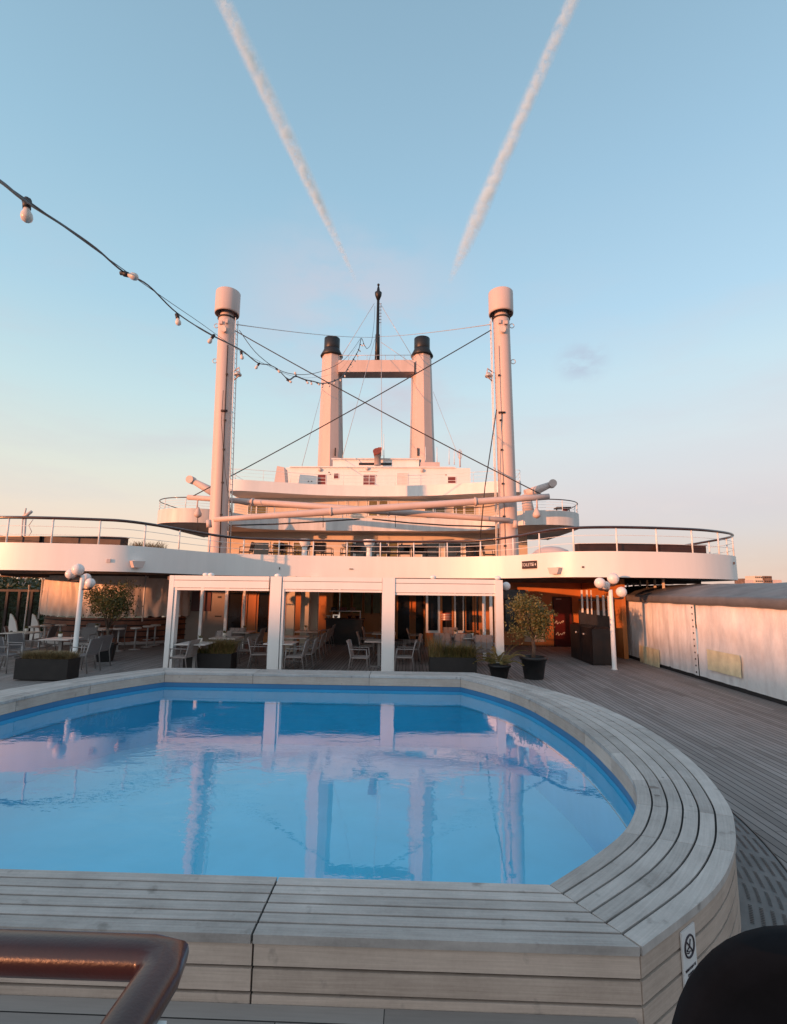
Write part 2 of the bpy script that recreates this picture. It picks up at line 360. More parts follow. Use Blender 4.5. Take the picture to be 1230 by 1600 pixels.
def catmull(P, n=8, close=False):
    out_ = []; m = len(P); rng = range(m) if close else range(m-1)
    for i in rng:
        p = [P[(i+k) % m] if close else P[min(max(i+k, 0), m-1)] for k in (-1, 0, 1, 2)]
        for j in range(n):
            t = j/n
            out_.append(tuple(.5*((2*p[1][d])+(-p[0][d]+p[2][d])*t+(2*p[0][d]-5*p[1][d]+4*p[2][d]-p[3][d])*t*t+(-p[0][d]+3*p[1][d]-3*p[2][d]+p[3][d])*t**3) for d in range(len(P[0]))))
    if not close: out_.append(tuple(P[-1]))
    return out_
def resample(P, step):
    out_ = [P[0]]; acc = 0
    for a, b in zip(P, P[1:]):
        d = math.dist(a, b); 
        while acc+d >= step:
            t = (step-acc)/d; a = tuple(x+(y-x)*t for x, y in zip(a, b)); out_.append(a); d = math.dist(a, b); acc = 0
        acc += d
    return out_

# ================================================================== THE SETTING
CX = -1.9
# --- main deck (with the pool cut out) ---
HALF_IN = [(2.9, 10.3), (3.35, 9.6), (3.75, 8.65), (3.95, 7.55), (4.03, 6.6), (4.0, 5.7), (3.92, 5.03), (3.8, 4.62), (3.64, 4.28), (3.4, 3.91), (3.08, 3.57), (2.71, 3.23)]
HALF_OUT = [(3.22, 10.88), (4.0, 9.75), (4.54, 8.53), (4.75, 7.6), (4.82, 6.75), (4.77, 5.9), (4.64, 5.15), (4.43, 4.46), (4.25, 4.08), (4.0, 3.68), (3.61, 3.23), (3.0, 2.74)]
ci = catmull(HALF_IN, 5); co = catmull(HALF_OUT, 5)
DECK = plank_mat('teak_deck', (.34, .305, .29), (.13, .112, .105), pitch=.098, seam=.13)
ring = [(CX+x, y) for x, y in ci]+[(CX-x, y) for x, y in reversed(ci)]       # closed inner outline
mb = MB()
def deck_ring(outer_half, z, mb):
    pass
# deck sheet: frame between the pool shaft outline and a big rectangle, as quads
A = [(x, y) for x, y in ring]; n_ = len(A)
def outw(p):
    dx, dy = p[0]-CX, p[1]-6.7; q = max(abs(dx)/12.0, abs(dy)/16.0)
    return (CX+dx/q, 6.7+dy/q)
B = [outw(p) for p in A]
vs = [(p[0], p[1], 0) for p in A]+[(p[0], p[1], 0) for p in B]
mb.add(vs, [(i, (i+1) % n_, n_+(i+1) % n_, n_+i) for i in range(n_)])
mb.b2((-14.2, 22.7, -.12), (CX+12.0, 33, -.002)); mb.b2((CX-16, -9.3, -.13), (CX-12, 33, -.004)); mb.b2((CX+12.0, -9.3, -.13), (CX+12.5, 33, -.004))
# corners of the big rectangle
cr = []
for sx in (-1, 1):
    for sy in (-1, 1): cr.append((CX+sx*12, 6.7+sy*16))
best = {}
for c in cr:
    k = min(range(n_), key=lambda i: abs(math.atan2(B[i][1]-6.7, B[i][0]-CX)-math.atan2(c[1]-6.7, c[0]-CX)))
    for k2 in ((k-1) % n_, k):
        a_, b_ = B[k2], B[(k2+1) % n_]
        if abs(a_[0]-b_[0]) > .01 and abs(a_[1]-b_[1]) > .01 and min(abs(a_[0]-c[0]), abs(b_[0]-c[0])) < .02 and min(abs(a_[1]-c[1]), abs(b_[1]-c[1])) < .02:
            mb.add([(a_[0], a_[1], 0), (c[0], c[1], 0), (b_[0], b_[1], 0)], [(0, 1, 2)])
deck = mb.build('deck', DECK); tag(deck, kind='structure')
# ship hull below
HULL = pbr('hull_paint', (.05, .05, .06), .5)
tag(MB().b2((-18, -30, -18), (12, 60, -1.4)).build('hull_side', HULL), 'dark ship hull far below the deck', 'hull')
# river, land
WATERFAR = pbr('river_water', (.03, .045, .05), .12, bump=.4, bscale=.6)
tag(MB().b2((-9000, -9000, -18.6), (9000, 9000, -18.5)).build('river', WATERFAR), kind='structure')
LAND = pbr('grassy_land', (.10, .11, .05), .95, var=.3, scale=.05)
lm = MB(); lm.prism([(-3000, 20), (-120, 40), (-95, 120), (-110, 260), (-300, 500), (-900, 900), (-3000, 1600)], -18.45, -16.5)
lm.prism([(80, 330), (900, 380), (3000, 900), (3000, 4000), (-3000, 4000), (-1200, 1200), (-200, 560), (60, 430)], -18.45, -17.0)
tag(lm.build('land', LAND), kind='structure')

# --- raised step beside the pool, where the camera stands ---
STEP = plank_mat('weathered_step_boards', (.36, .325, .30), (.17, .15, .138), pitch=.155, seam=.05, length=4, axis='Y')
mb = MB(); mb.b2((-7.5, -3.5, .004), (1.06, 2.734, .25)); tag(mb.build('pool_step', STEP), kind='structure')

# ------------------------------------------------------------------ pool
TOPM = board_mat('bleached_teak', (.56, .51, .48), (.235, .21, .195)); TOPR = board_mat('bleached_teak_bent', (.56, .51, .48), (.235, .21, .195), mode='R')
FACEM = board_mat('bleached_teak_face', (.60, .48, .40), (.30, .225, .18), mode='Z')
HC = .55; WL = HC-.26
pool = empty('swimming_pool', (CX, 6.7, 0), 'outdoor swimming pool with a raised grey teak surround and calm blue water', 'swimming pool')
GROUT = pbr('black_caulk', (.012, .011, .012), .8)
NB = 6
def inward(P, d):
    r_ = []
    for i, p in enumerate(P):
        a, b = P[max(0, i-1)], P[min(len(P)-1, i+1)]; dx, dy = b[0]-a[0], b[1]-a[1]; q = math.hypot(dx, dy); r_.append((p[0]-dy/q*d, p[1]+dx/q*d))
    return r_
def lerp(a, b, t): return tuple(x+(y-x)*t for x, y in zip(a, b))
GAP = .007
def boards(top, side, sgn):
    m = len(ci)
    P = lambda i, t: (CX+sgn*lerp(ci[i], co[i], t)[0], lerp(ci[i], co[i], t)[1])
    cuts = [0, 8, 14, 20, 25, 31, 38, 45, m-1]
    for k in range(NB):
        for c0, c1 in zip(cuts, cuts[1:]):
            a = []; b = []
            for i in range(c0, c1+1):
                w_ = math.dist(ci[i], co[i]); g = GAP/w_
                t0 = k/NB+(g if k else 0); t1 = (k+1)/NB-(g if k < NB-1 else -.012/w_)
                pa, pb = P(i, t0), P(i, t1); a.append(pa); b.append(pb)
            e = .0022
            def trim(q):
                q = list(q); d0 = math.dist(q[0], q[1]); d1 = math.dist(q[-1], q[-2])
                q[0] = lerp(q[0], q[1], min(.4, e/d0)); q[-1] = lerp(q[-1], q[-2], min(.4, e/d1)); return q
            a, b = trim(a), trim(b); n = len(a)
            vs = [(*p, HC) for p in a]+[(*p, HC) for p in b]+[(*p, HC-.04) for p in a]+[(*p, HC-.04) for p in b]
            fs = []
            for i in range(n-1):
                fs += [(i, i+1, n+i+1, n+i), (2*n+i, 2*n+i+1, i+1, i), (n+i, n+i+1, 3*n+i+1, 3*n+i), (3*n+i, 3*n+i+1, 2*n+i+1, 2*n+i)]
            fs += [(0, n, 3*n, 2*n), (n-1, 2*n-1, 4*n-1, 3*n-1)]
            top.add(vs, fs)
top = MB(); face = MB(); core = MB(); infc = MB()
for sg_ in (1, -1): bent = MB(); boards(bent, face, sg_); bent.build('bent_coping_boards', TOPR, pool)
# straight boards, near and far
for (yi, yo, hi, ho, far_) in ((3.23, 2.74, 2.71, 3.0, 0), (10.3, 10.88, 2.9, 3.22, 1)):
    segs = [-1, .0, 1]
    cutsX = [CX-9, -6.2 if not far_ else -3.05, -3.35 if not far_ else -.77, -.75 if not far_ else 9, 9]
    for k in range(NB):
        y0 = yi+(yo-yi)*k/NB; y1 = yi+(yo-yi)*(k+1)/NB
        s_ = 1 if yo > yi else -1
        y0 += s_*(GAP if k else 0); y1 -= s_*(GAP if k < NB-1 else -.012)
        h0 = hi+(ho-hi)*k/NB; h1 = hi+(ho-hi)*(k+1)/NB
        xs = sorted(set([c for c in cutsX if CX-h0 < c < CX+h0]))
        e0 = [CX-h0]+xs+[CX+h0]; e1 = [CX-h1]+xs+[CX+h1]
        for q in range(len(e0)-1):
            g = .006
            poly = [(e0[q]+g, y0), (e0[q+1]-g, y0), (e1[q+1]-g, y1), (e1[q]+g, y1)]
            if s_ < 0: poly = poly[::-1]
            top.prism(poly, HC-.04, HC)
    top.build('coping_boards', TOPM, pool); top = MB()
# dark core under the boards
m = len(ci)
outl_i = [(CX+x, y) for x, y in ci]+[(CX-x, y) for x, y in reversed(ci)]
outl_o = [(CX+x, y) for x, y in co]+[(CX-x, y) for x, y in reversed(co)]
def inset(P, d):
    res = []
    for i, p in enumerate(P):
        a, b = P[i-1], P[(i+1) % len(P)]; dx, dy = b[0]-a[0], b[1]-a[1]; q = math.hypot(dx, dy) or 1
        res.append((p[0]-dy/q*d, p[1]+dx/q*d))
    return res
n = len(outl_i)
# orientation: ring runs clockwise (from far right down to near right, near left, up to far left)
ii = inset(outl_i, .012); oo = inset(outl_o, -.012)
def band(P, Q, z0, z1, mb):
    """closed ring solid between outlines P (inner) and Q (outer)"""
    n = len(P); k = len(mb.v)
    mb.v += [(*p, z0) for p in P]+[(*p, z1) for p in P]+[(*q, z1) for q in Q]+[(*q, z0) for q in Q]
    for i in range(n):
        j = (i+1) % n
        for u, v_ in ((0, 1), (1, 2), (2, 3), (3, 0)):
            mb.f.append((k+u*n+i, k+u*n+j, k+v_*n+j, k+v_*n+i)); mb.sm.append(False)
ctr = (CX, 6.7)
def shrink(P, d):      # d > 0 towards the middle
    r_ = []
    for i, p in enumerate(P):
        a, b = P[i-1], P[(i+1) % len(P)]; dx, dy = b[0]-a[0], b[1]-a[1]; q = math.hypot(dx, dy) or 1
        nx, ny = dy/q, -dx/q
        if nx*(ctr[0]-p[0])+ny*(ctr[1]-p[1]) < 0: nx, ny = -nx, -ny
        r_.append((p[0]+nx*d, p[1]+ny*d))
    return r_
band(shrink(outl_i, -.02), shrink(outl_o, .02), .0, HC-.014, core)
core.build('surround_core', GROUT, pool)
# outer face boards (main side, real gaps); inner fascia
def facering(P, z0, z1, t, mb, idx, trim_=.003):
    mbw = [P[i % len(P)] for i in idx]
    mbw[0] = lerp(mbw[0], mbw[1], min(.4, trim_/max(1e-6, math.dist(mbw[0], mbw[1])))); mbw[-1] = lerp(mbw[-1], mbw[-2], min(.4, trim_/max(1e-6, math.dist(mbw[-1], mbw[-2]))))
    Q = mbw
    n = len(Q); k = len(mb.v); off = []
    for i in range(n):
        a, b = Q[max(0, i-1)], Q[min(n-1, i+1)]; dx, dy = b[0]-a[0], b[1]-a[1]; q = math.hypot(dx, dy); nx, ny = dy/q, -dx/q
        if nx*(ctr[0]-Q[i][0])+ny*(ctr[1]-Q[i][1]) < 0: nx, ny = -nx, -ny
        off.append((Q[i][0]+nx*t, Q[i][1]+ny*t))
    mb.v += [(*p, z0) for p in Q]+[(*p, z1) for p in Q]+[(*p, z1) for p in off]+[(*p, z0) for p in off]
    for i in range(n-1):
        for u, v_ in ((0, 1), (1, 2), (2, 3), (3, 0)):
            mb.f.append((k+u*n+i, k+u*n+i+1, k+v_*n+i+1, k+v_*n+i)); mb.sm.append(False)
    mb.f.append((k, k+n, k+2*n, k+3*n)); mb.f.append((k+n-1, k+4*n-1, k+3*n-1, k+2*n-1)); mb.sm += [False]*2
for zt in (.503, .394, .285, .176, .067):
    z0 = max(.0, zt-.094)
    for c0, c1 in ((0, 14), (14, 31), (31, m-1)):
        facering(outl_o, z0, zt, .03, face, range(c0, c1+1)); facering(outl_o, z0, zt, .03, face, [2*m-1-i for i in range(c0, c1+1)])
    facering(outl_o, z0, zt, .03, face, [0, 2*m-1])
    xs = [CX+3.0, -.745, -3.35, CX-3.0]
    for a_, b_ in zip(xs, xs[1:]): face.b2((b_+.005, 2.74, z0), (a_-.005, 2.768, zt))
face.build('face_boards', FACEM, pool)
fin = MB()
for c0, c1 in ((0, 8), (8, 14), (14, 20), (20, 25), (25, 31), (31, 38), (38, 45), (45, m-1)):
    for idx in (range(c0, c1+1), [2*m-1-i for i in range(c0, c1+1)]): facering(outl_i, HC-.185, HC-.044, -.028, fin, idx)
for a_, b_ in ((CX+2.9, -.77), (-.77, -3.05), (-3.05, CX-2.9)): fin.b2((b_+.003, 10.3, HC-.185), (a_-.003, 10.328, HC-.044))
fin.b2((CX-2.7, 3.2, HC-.185), (CX+2.7, 3.228, HC-.044))
fin.build('inner_fascia', FACEM, pool)
# basin
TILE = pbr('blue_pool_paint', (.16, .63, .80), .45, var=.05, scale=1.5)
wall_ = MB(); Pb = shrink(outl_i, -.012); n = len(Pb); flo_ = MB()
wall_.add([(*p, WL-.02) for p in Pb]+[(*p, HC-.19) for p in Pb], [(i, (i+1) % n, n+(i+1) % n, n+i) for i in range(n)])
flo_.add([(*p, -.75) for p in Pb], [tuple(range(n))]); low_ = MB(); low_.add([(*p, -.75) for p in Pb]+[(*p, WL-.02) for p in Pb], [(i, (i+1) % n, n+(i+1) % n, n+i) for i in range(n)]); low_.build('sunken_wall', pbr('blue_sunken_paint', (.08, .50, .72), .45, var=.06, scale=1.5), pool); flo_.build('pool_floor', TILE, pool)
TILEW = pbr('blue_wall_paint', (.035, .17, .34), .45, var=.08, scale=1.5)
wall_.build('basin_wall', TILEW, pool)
DAMP = pbr('damp_wood', (.10, .09, .082), .35, var=.2)
for px, py, r_ in ((1021, 1230, .045), (1026, 1243, .028), (1036, 1215, .014)):
    p = at_z(px, py, HC); mb = MB(); mb.add([(p.x+math.cos(a)*r_*(.8+.25*math.sin(3*a+px)), p.y+math.sin(a)*r_*(.9+.3*math.cos(2*a)), HC+.0015) for a in [2*math.pi*k/18 for k in range(18)]], [tuple(range(18))]); mb.build('damp_spot', DAMP, pool)
# water
wm = bpy.data.materials.new('pool_water'); wm.use_nodes = True; t = wm.node_tree; nn = t.nodes; ll = t.links
nn.remove(nn['Principled BSDF'])
g = nn.new('ShaderNodeNewGeometry')
gls = nn.new('ShaderNodeBsdfGlossy'); gls.inputs['Roughness'].default_value = .012; gls.inputs['Color'].default_value = (.95, .97, 1, 1)
trn = nn.new('ShaderNodeBsdfTransparent'); trn.inputs['Color'].default_value = (.66, .92, 1, 1)
fr = nn.new('ShaderNodeFresnel'); ior = nn.new('ShaderNodeMapRange'); ior.inputs[3].default_value = 1.58; ior.inputs[4].default_value = 1/1.58; ll.new(g.outputs['Backfacing'], ior.inputs[0]); ll.new(ior.outputs[0], fr.inputs['IOR'])
mixs = nn.new('ShaderNodeMixShader'); ll.new(fr.outputs[0], mixs.inputs[0]); ll.new(trn.outputs[0], mixs.inputs[1]); ll.new(gls.outputs[0], mixs.inputs[2])
mpp = nn.new('ShaderNodeMapping'); mpp.inputs['Scale'].default_value = (1, 1.6, 1); ll.new(g.outputs['Position'], mpp.inputs[0])
w1 = nn.new('ShaderNodeTexNoise'); w1.inputs['Scale'].default_value = 3.0; w1.inputs['Detail'].default_value = 2; w1.inputs['Roughness'].default_value = .5; w1.inputs['Distortion'].default_value = .6; ll.new(mpp.outputs[0], w1.inputs[0])
w2 = nn.new('ShaderNodeTexNoise'); w2.inputs['Scale'].default_value = 14; w2.inputs['Detail'].default_value = 2; ll.new(mpp.outputs[0], w2.inputs[0])
w3 = nn.new('ShaderNodeTexNoise'); w3.inputs['Scale'].default_value = .55; w3.inputs['Detail'].default_value = 2; ll.new(g.outputs['Position'], w3.inputs[0])
w3r = nn.new('ShaderNodeMapRange'); w3r.inputs[1].default_value = .44; w3r.inputs[2].default_value = .66; w3r.inputs[3].default_value = .12; w3r.inputs[4].default_value = 1; ll.new(w3.outputs[0], w3r.inputs[0])
hh = mathn(t, 'MULTIPLY', mathn(t, 'ADD', w1.outputs[0], mathn(t, 'MULTIPLY', w2.outputs[0], .26)), w3r.outputs[0])
bp = nn.new('ShaderNodeBump'); bp.inputs['Strength'].default_value = .5; bp.inputs['Distance'].default_value = .0065
ll.new(hh, bp.inputs['Height'])
for q in (gls.inputs['Normal'], fr.inputs['Normal']): ll.new(bp.outputs[0], q)
ll.new(mixs.outputs[0], nn['Material Output'].inputs[0])
wt = MB(); Pw = shrink(outl_i, -.014); n = len(Pw)
wt.add([(*p, WL) for p in reversed(Pw)], [tuple(range(n))])
wt.build('water', wm, pool)
# slot in the near face and seam block
MB().b2((-1.60, 2.728, .478), (-1.58, 2.7395, .505)).build('vent_slot', BLACK, pool)
# perforated drain panels round the curved side
GR = pbr('grey_drain_board', (.17, .165, .165), .6, var=.12, scale=5)
dr = empty('drain_grate', (CX+4.9, 4.0, 0), 'curved grey perforated drain panels on the deck beside the pool corner', 'drain grate')
out2 = shrink(outl_o, -.44); pan = MB(); hol = MB(); rim = MB()
i0, i1 = 20, m-1
Aq = [outl_o[i] for i in range(i0, i1)]; Bq = [out2[i] for i in range(i0, i1)]
pan.strip([(*p, .007) for p in Bq], [(*p, .007) for p in Aq]); pan.build('panel', GR, dr)
fine = resample(Aq, .024); fineB = []
L1 = len(fine)
Bl = catmull([Bq[int(k*(len(Bq)-1)/12)] for k in range(13)], 30)
for k in range(L1): fineB.append(Bl[int(k/(L1-1)*(len(Bl)-1))])
for k in range(L1-1):
    if (k % 14) > 10: continue
    for c in range(6):
        for hh_ in (.12+.145*c,):
            p = lerp(fine[k], fineB[k], hh_); q = lerp(fine[k], fineB[k], hh_+.055)
            p2 = lerp(fine[k+1], fineB[k+1], hh_); q2 = lerp(fine[k+1], fineB[k+1], hh_+.055)
            p2 = lerp(p, p2, .5); q2 = lerp(q, q2, .5)
            hol.add([(*p, .011), (*q, .011), (*q2, .011), (*p2, .011)], [(0, 1, 2, 3)])
hol.build('slots', BLACK, dr)
rim.tube([(*p, .008) for p in Bq], .009, 6); rim.build('seam', BLACK, dr)

# no-diving notice on the curved face
def face_pt(px): 
    lo = None
    for i in range(len(co)-1):
        pass
i_s = min(range(m), key=lambda i: abs(co[i][0]-3.35)+abs(co[i][1]-3.02))
a_, b_ = outl_o[i_s], outl_o[i_s-1]; dx, dy = b_[0]-a_[0], b_[1]-a_[1]; q = math.hypot(dx, dy); tx, ty = dx/q, dy/q; nx_, ny_ = ty, -tx
notice_c = Vector((a_[0]+nx_*.006, a_[1]+ny_*.006, .33))
T_ = Vector((tx, ty, 0)); NN = Vector((nx_, ny_, 0)); U_ = Vector((0, 0, 1))
nt_root = empty('no_diving_sign', notice_c, 'small white no diving notice fixed to the curved grey face of the pool surround', 'sign')
SIGNW = pbr('sign_white', (.70, .68, .67), .4, var=.03)
def obox(c, w_, d_, h_, mb, ax=(T_, NN, U_)):
    vs = [Vector(c)+ax[0]*(x*w_/2)+ax[1]*(y*d_/2)+ax[2]*(z*h_/2) for z in (-1, 1) for x, y in ((-1, -1), (1, -1), (1, 1), (-1, 1))]
    mb.add(vs, [(3, 2, 1, 0), (4, 5, 6, 7), (0, 1, 5, 4), (1, 2, 6, 5), (2, 3, 7, 6), (3, 0, 4, 7)])
mb = MB(); obox(notice_c, .15, .008, .30, mb); mb.build('plate', SIGNW, nt_root)
mb = MB(); cc = notice_c+NN*.006+U_*.065; INK = pbr('sign_ink', (.03, .02, .03), .5)
mb.tube([cc+T_*(.05*math.cos(a))+U_*(.05*math.sin(a)) for a in [2*math.pi*k/28 for k in range(28)]], .005, 6, close=True)
mb.tube([cc-T_*.034+U_*.034, cc+T_*.034-U_*.034], .004, 6); mb.build('ban_ring', INK, nt_root)
mb = MB(); mb.tube([cc-T_*.03-U_*.022, cc-T_*.012-U_*.03, cc+T_*.002-U_*.022, cc+T_*.02-U_*.03], .0025, 5); mb.tube([cc-T_*.018-U_*.008, cc+T_*.0-U_*.0, cc+T_*.012+U_*.03], .0035, 5); mb.sphere(tuple(cc-T_*.026-U_*.012), .006, 8)
mb.build('diver_symbol', INK, nt_root)
def text_obj(body, size, mat, parent, base, ax_r, ax_u, ax_n, name='lettering', align='CENTER', depth=.001):
    cu = bpy.data.curves.new(name, 'FONT'); cu.body = body; cu.size = size; cu.align_x = align; cu.align_y = 'CENTER'; cu.extrude = depth
    tmp = bpy.data.objects.new(name, cu); COL.objects.link(tmp)
    dg = bpy.context.evaluated_depsgraph_get(); me = bpy.data.meshes.new_from_object(tmp.evaluated_get(dg))
    bpy.data.objects.remove(tmp)
    mb = MB(); mb.add([Vector(base)+ax_r*v.co.x+ax_u*v.co.y+ax_n*v.co.z for v in me.vertices], [tuple(p.vertices) for p in me.polygons])
    return mb.build(name, mat, parent)
text_obj('VERBODEN TE', .018, INK, nt_root, notice_c+NN*.0055-U_*.035, T_, U_, NN)
text_obj('DUIKEN', .018, INK, nt_root, notice_c+NN*.0055-U_*.06, T_, U_, NN)

# ------------------------------------------------------------------ foreground railing (bottom left) and chair back (bottom right)
RZ = 1.70
c0 = at_z(268, 1497, RZ)
rl = empty('stair_railing', (c0.x, c0.y, .25), 'varnished dark wooden handrail turning a corner in the bottom left foreground', 'railing')
HRM = pbr('varnished_handrail', (.055, .008, .004), .30, var=.3, scale=5, coat=.15, bump=.05, bscale=200)
def caprail(mb, P, wd, hh):
    sec = [(math.cos(a)*wd/2, math.sin(a)*hh/2) for a in [2*math.pi*k/16 for k in range(16)]]
    sec = [(math.copysign(abs(x/(wd/2))**.7*wd/2, x), math.copysign(abs(z/(hh/2))**.8*hh/2, z)) for x, z in sec]
    k0 = len(mb.v); n = len(P); P = [Vector(p) for p in P]
    for i, p in enumerate(P):
        if i in (0, n-1): d = (P[min(i+1, n-1)]-P[max(0, i-1)]).normalized(); sd = Vector((d.y, -d.x, 0)); k = 1
        else:
            d1 = (P[i]-P[i-1]).normalized(); d2 = (P[i+1]-P[i]).normalized(); d = (d1+d2).normalized(); sd = Vector((d.y, -d.x, 0)); k = 1/max(.5, d.dot(d1))
        for x, z in sec: mb.v.append(tuple(p+sd*x*k+Vector((0, 0, z))))
    for i in range(n-1):
        for j in range(16):
            mb.f.append((k0+i*16+j, k0+i*16+(j+1) % 16, k0+(i+1)*16+(j+1) % 16, k0+(i+1)*16+j)); mb.sm.append(True)
    mb.f.append(tuple(k0+j for j in range(16))); mb.f.append(tuple(k0+(n-1)*16+j for j in reversed(range(16)))); mb.sm += [False]*2
mb = MB()
caprail(mb, [(c0.x-1.6, c0.y-.01, RZ), (c0.x-.8, c0.y, RZ), (c0.x-.035, c0.y, RZ), (c0.x-.006, c0.y-.008, RZ), (c0.x, c0.y-.04, RZ), (c0.x, c0.y-.5, RZ), (c0.x, c0.y-1.2, RZ)], .056, .042)
mb.build('handrail', HRM, rl)
MB().b2((c0.x+.005, c0.y-.125, .25), (c0.x+.035, c0.y-.085, RZ-.012)).build('post', POSTW, rl)
MB().b2((c0.x-1.2, c0.y-.02, .25), (c0.x-1.16, c0.y+.02, RZ-.02)).build('post', POSTW, rl)
# dark round-backed chair
ch = at_z(1195, 1560, 1.25)
fc = empty('round_back_chair', (ch.x, ch.y, .0), 'black chair with a rounded padded back at the bottom right edge of the view', 'chair')
PAD = pbr('black_padding', (.010, .010, .013), .8, var=.3, scale=5, spec=.15)
mb = MB(); cc_ = at_y(1215, 1600, 1.0)
rad = .235; cen = Vector((at_y(1232, 1452, 1.05).x, 1.05, at_y(1232, 1452, 1.05).z-rad))
prof = []
nA = 40; layers = [(-.03, .80), (-.024, .95), (-.008, 1.0), (.012, 1.0), (.028, .95), (.034, .82)]
k0 = len(mb.v)
for (dy_, s_) in layers:
    for k in range(nA):
        a = 2*math.pi*k/nA; mb.v.append((cen.x+math.cos(a)*rad*s_*.95, cen.y+dy_, cen.z+math.sin(a)*rad*s_*(1.0 if math.sin(a) > 0 else 1.3)))
for i in range(len(layers)-1):
    for k in range(nA): mb.f.append((k0+i*nA+k, k0+i*nA+(k+1) % nA, k0+(i+1)*nA+(k+1) % nA, k0+(i+1)*nA+k)); mb.sm.append(True)
mb.f.append(tuple(k0+k for k in range(nA-1, -1, -1))); mb.f.append(tuple(k0+(len(layers)-1)*nA+k for k in range(nA))); mb.sm += [False]*2
mb.build('backrest', PAD, fc)
mb = MB(); mb.lathe([(.24, 0), (.26, .02), (.26, .06), (.23, .09)], (cen.x, cen.y-.25, .68), 24); mb.build('seat', PAD, fc)
for sx in (-1, 1):
    for sy in (-.45, -.03): MB().tube([(cen.x+sx*.17, cen.y+sy, .70 if sy < -.1 else 1.1), (cen.x+sx*.2, cen.y+sy*1.05, 0.0)], .014).build('leg', DARK, fc)

# ================================================================== SHIP SUPERSTRUCTURE
ship = empty('ship_superstructure', (CX, 22, 0), 'white tiered ship superstructure with curved decks behind the pool', 'superstructure')
edgeP = [(-16.86, 21.08), (-16.74, 18.97), (-16.12, 17.24), (-15.13, 15.75), (-13.64, 14.88), (-12.09, 14.63), (-10.79, 14.69), (-9.61, 14.94), (-8.74, 15.25), (-8.18, 15.87), (-7.75, 16.74), (-7.32, 17.61), (-6.7, 18.48), (-5.7, 18.91), (-3.72, 19.34), (-1.24, 19.59), (1.24, 19.47), (2.85, 18.85), (3.6, 18.35), (4.15, 17.48), (4.65, 16.62), (5.33, 16.18), (6.26, 16.0), (7.32, 16.06), (8.31, 16.24), (9.18, 16.49), (9.92, 16.86), (10.79, 17.48), (11.35, 18.23), (11.63, 19.22), (11.72, 21.08)]  # deck outline and its heights scaled about the camera, baked into these coordinates
edge = catmull(edgeP, 6); ZB, ZT = 2.66, 3.46
slab = [(-16.9, 60)]+edge+[(11.72, 60)]
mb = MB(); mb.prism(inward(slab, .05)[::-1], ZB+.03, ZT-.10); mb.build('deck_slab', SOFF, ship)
mb = MB(); mb.wall([(-16.9, 60)]+edge+[(11.72, 60)], ZB, ZT, .07); mb.build('deck_fascia', WHITE, ship)
# ceiling beams beneath the slab
mb = MB()
for k in range(12):
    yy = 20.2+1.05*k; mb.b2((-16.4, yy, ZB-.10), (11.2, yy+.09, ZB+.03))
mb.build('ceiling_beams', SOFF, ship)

# walls at pool-deck level
YB = 21.6
mb = MB(); mb.b2((-9.6, YB, 0), (-6.05, YB+.2, ZB)); mb.build('side_wall', pbr('shaded_cream_wall', (.36, .29, .25), .6, var=.1, scale=1.2), ship)  # cream wall, darkened in its colour for the shade inside
for q0, q1 in (((-6.05, YB, 0), (-3.2, YB+.2, ZB)), ((2.75, YB-.9, 0), (3.25, YB-.6, ZB)), ((3.25, YB+.3, 0), (7.2, YB+.5, ZB))): MB().b2(q0, q1).build('wood_wall', TAN, ship)
mb = MB(); mb.b2((-3.2, YB+2.4, 0), (2.9, YB+2.6, ZB)); mb.build('back_wall', TAN, ship)
mb = MB(); mb.b2((7.2, 17.9, 0), (7.35, YB+.5, ZB)); mb.build('starboard_wall', TAN, ship)

def frame_win(x0, x1, z0, z1, y, glass, frame, parent, t=.05, bars=(), hbars=(), dep=.05, name='window', label=None):
    f = MB()
    f.b2((x0-t, y-dep, z0-t), (x0, y+.01, z1+t)); f.b2((x1, y-dep, z0-t), (x1+t, y+.01, z1+t))
    f.b2((x0, y-dep, z0-t), (x1, y+.01, z0)); f.b2((x0, y-dep, z1), (x1, y+.01, z1+t))
    for b in bars: xx = x0+(x1-x0)*b; f.b2((xx-.02, y-dep+.004, z0), (xx+.02, y+.01, z1))
    for b in hbars: zz = z0+(z1-z0)*b; f.b2((x0, y-dep+.007, zz-.015), (x1, y+.01, zz+.015))
    o = f.build(name, frame, parent)
    MB().b2((x0, y-.012, z0), (x1, y+.012, z1)).build('pane', glass, o)
    if label: o['label'] = label
    return o
def pwin(px0, py0, px1, py1, y, glass, frame, parent, **k):
    a = at_y(px0, (py0+py1)/2, y); b = at_y(px1, (py0+py1)/2, y); c = at_y((px0+px1)/2, py0, y); d = at_y((px0+px1)/2, py1, y)
    return frame_win(a.x, b.x, d.z, c.z, y, glass, frame, parent, **k)

# side wall: dark door, two maroon panels, notices
d_ = pwin(234, 922, 251, 1000, YB, GLASSD, BROWN, ship, name='door', label='dark door in the cream side wall')
for a0, a1 in ((301, 312), (319, 329)):
    p0 = at_y(a0, 924, YB); p1 = at_y(a1, 955, YB); o = MB().b2((p0.x, YB-.03, p1.z), (p1.x, YB+.005, p0.z)).build('banner_panel', REDP, ship)
for (x, y, w_, h_) in ((277, 945, 8, 2.2), (293, 945, 9, 2.2), (343, 933, 5, 3), (341, 963, 10, 2), (296, 939, 4, 2)):
    p = at_y(x, y, YB); MB().box((p.x, YB-.012, p.z), (w_*.027, .02, h_*.027)).build('notice_plate', DARK, ship)
# wood wall doors / windows seen through left and middle bays
for a0, a1 in ((357, 378), (386, 398), (404, 420)):
    pwin(a0, 926, a1, 988, YB, GLASSD if a0 != 386 else TAN, TAN, ship, t=.06)
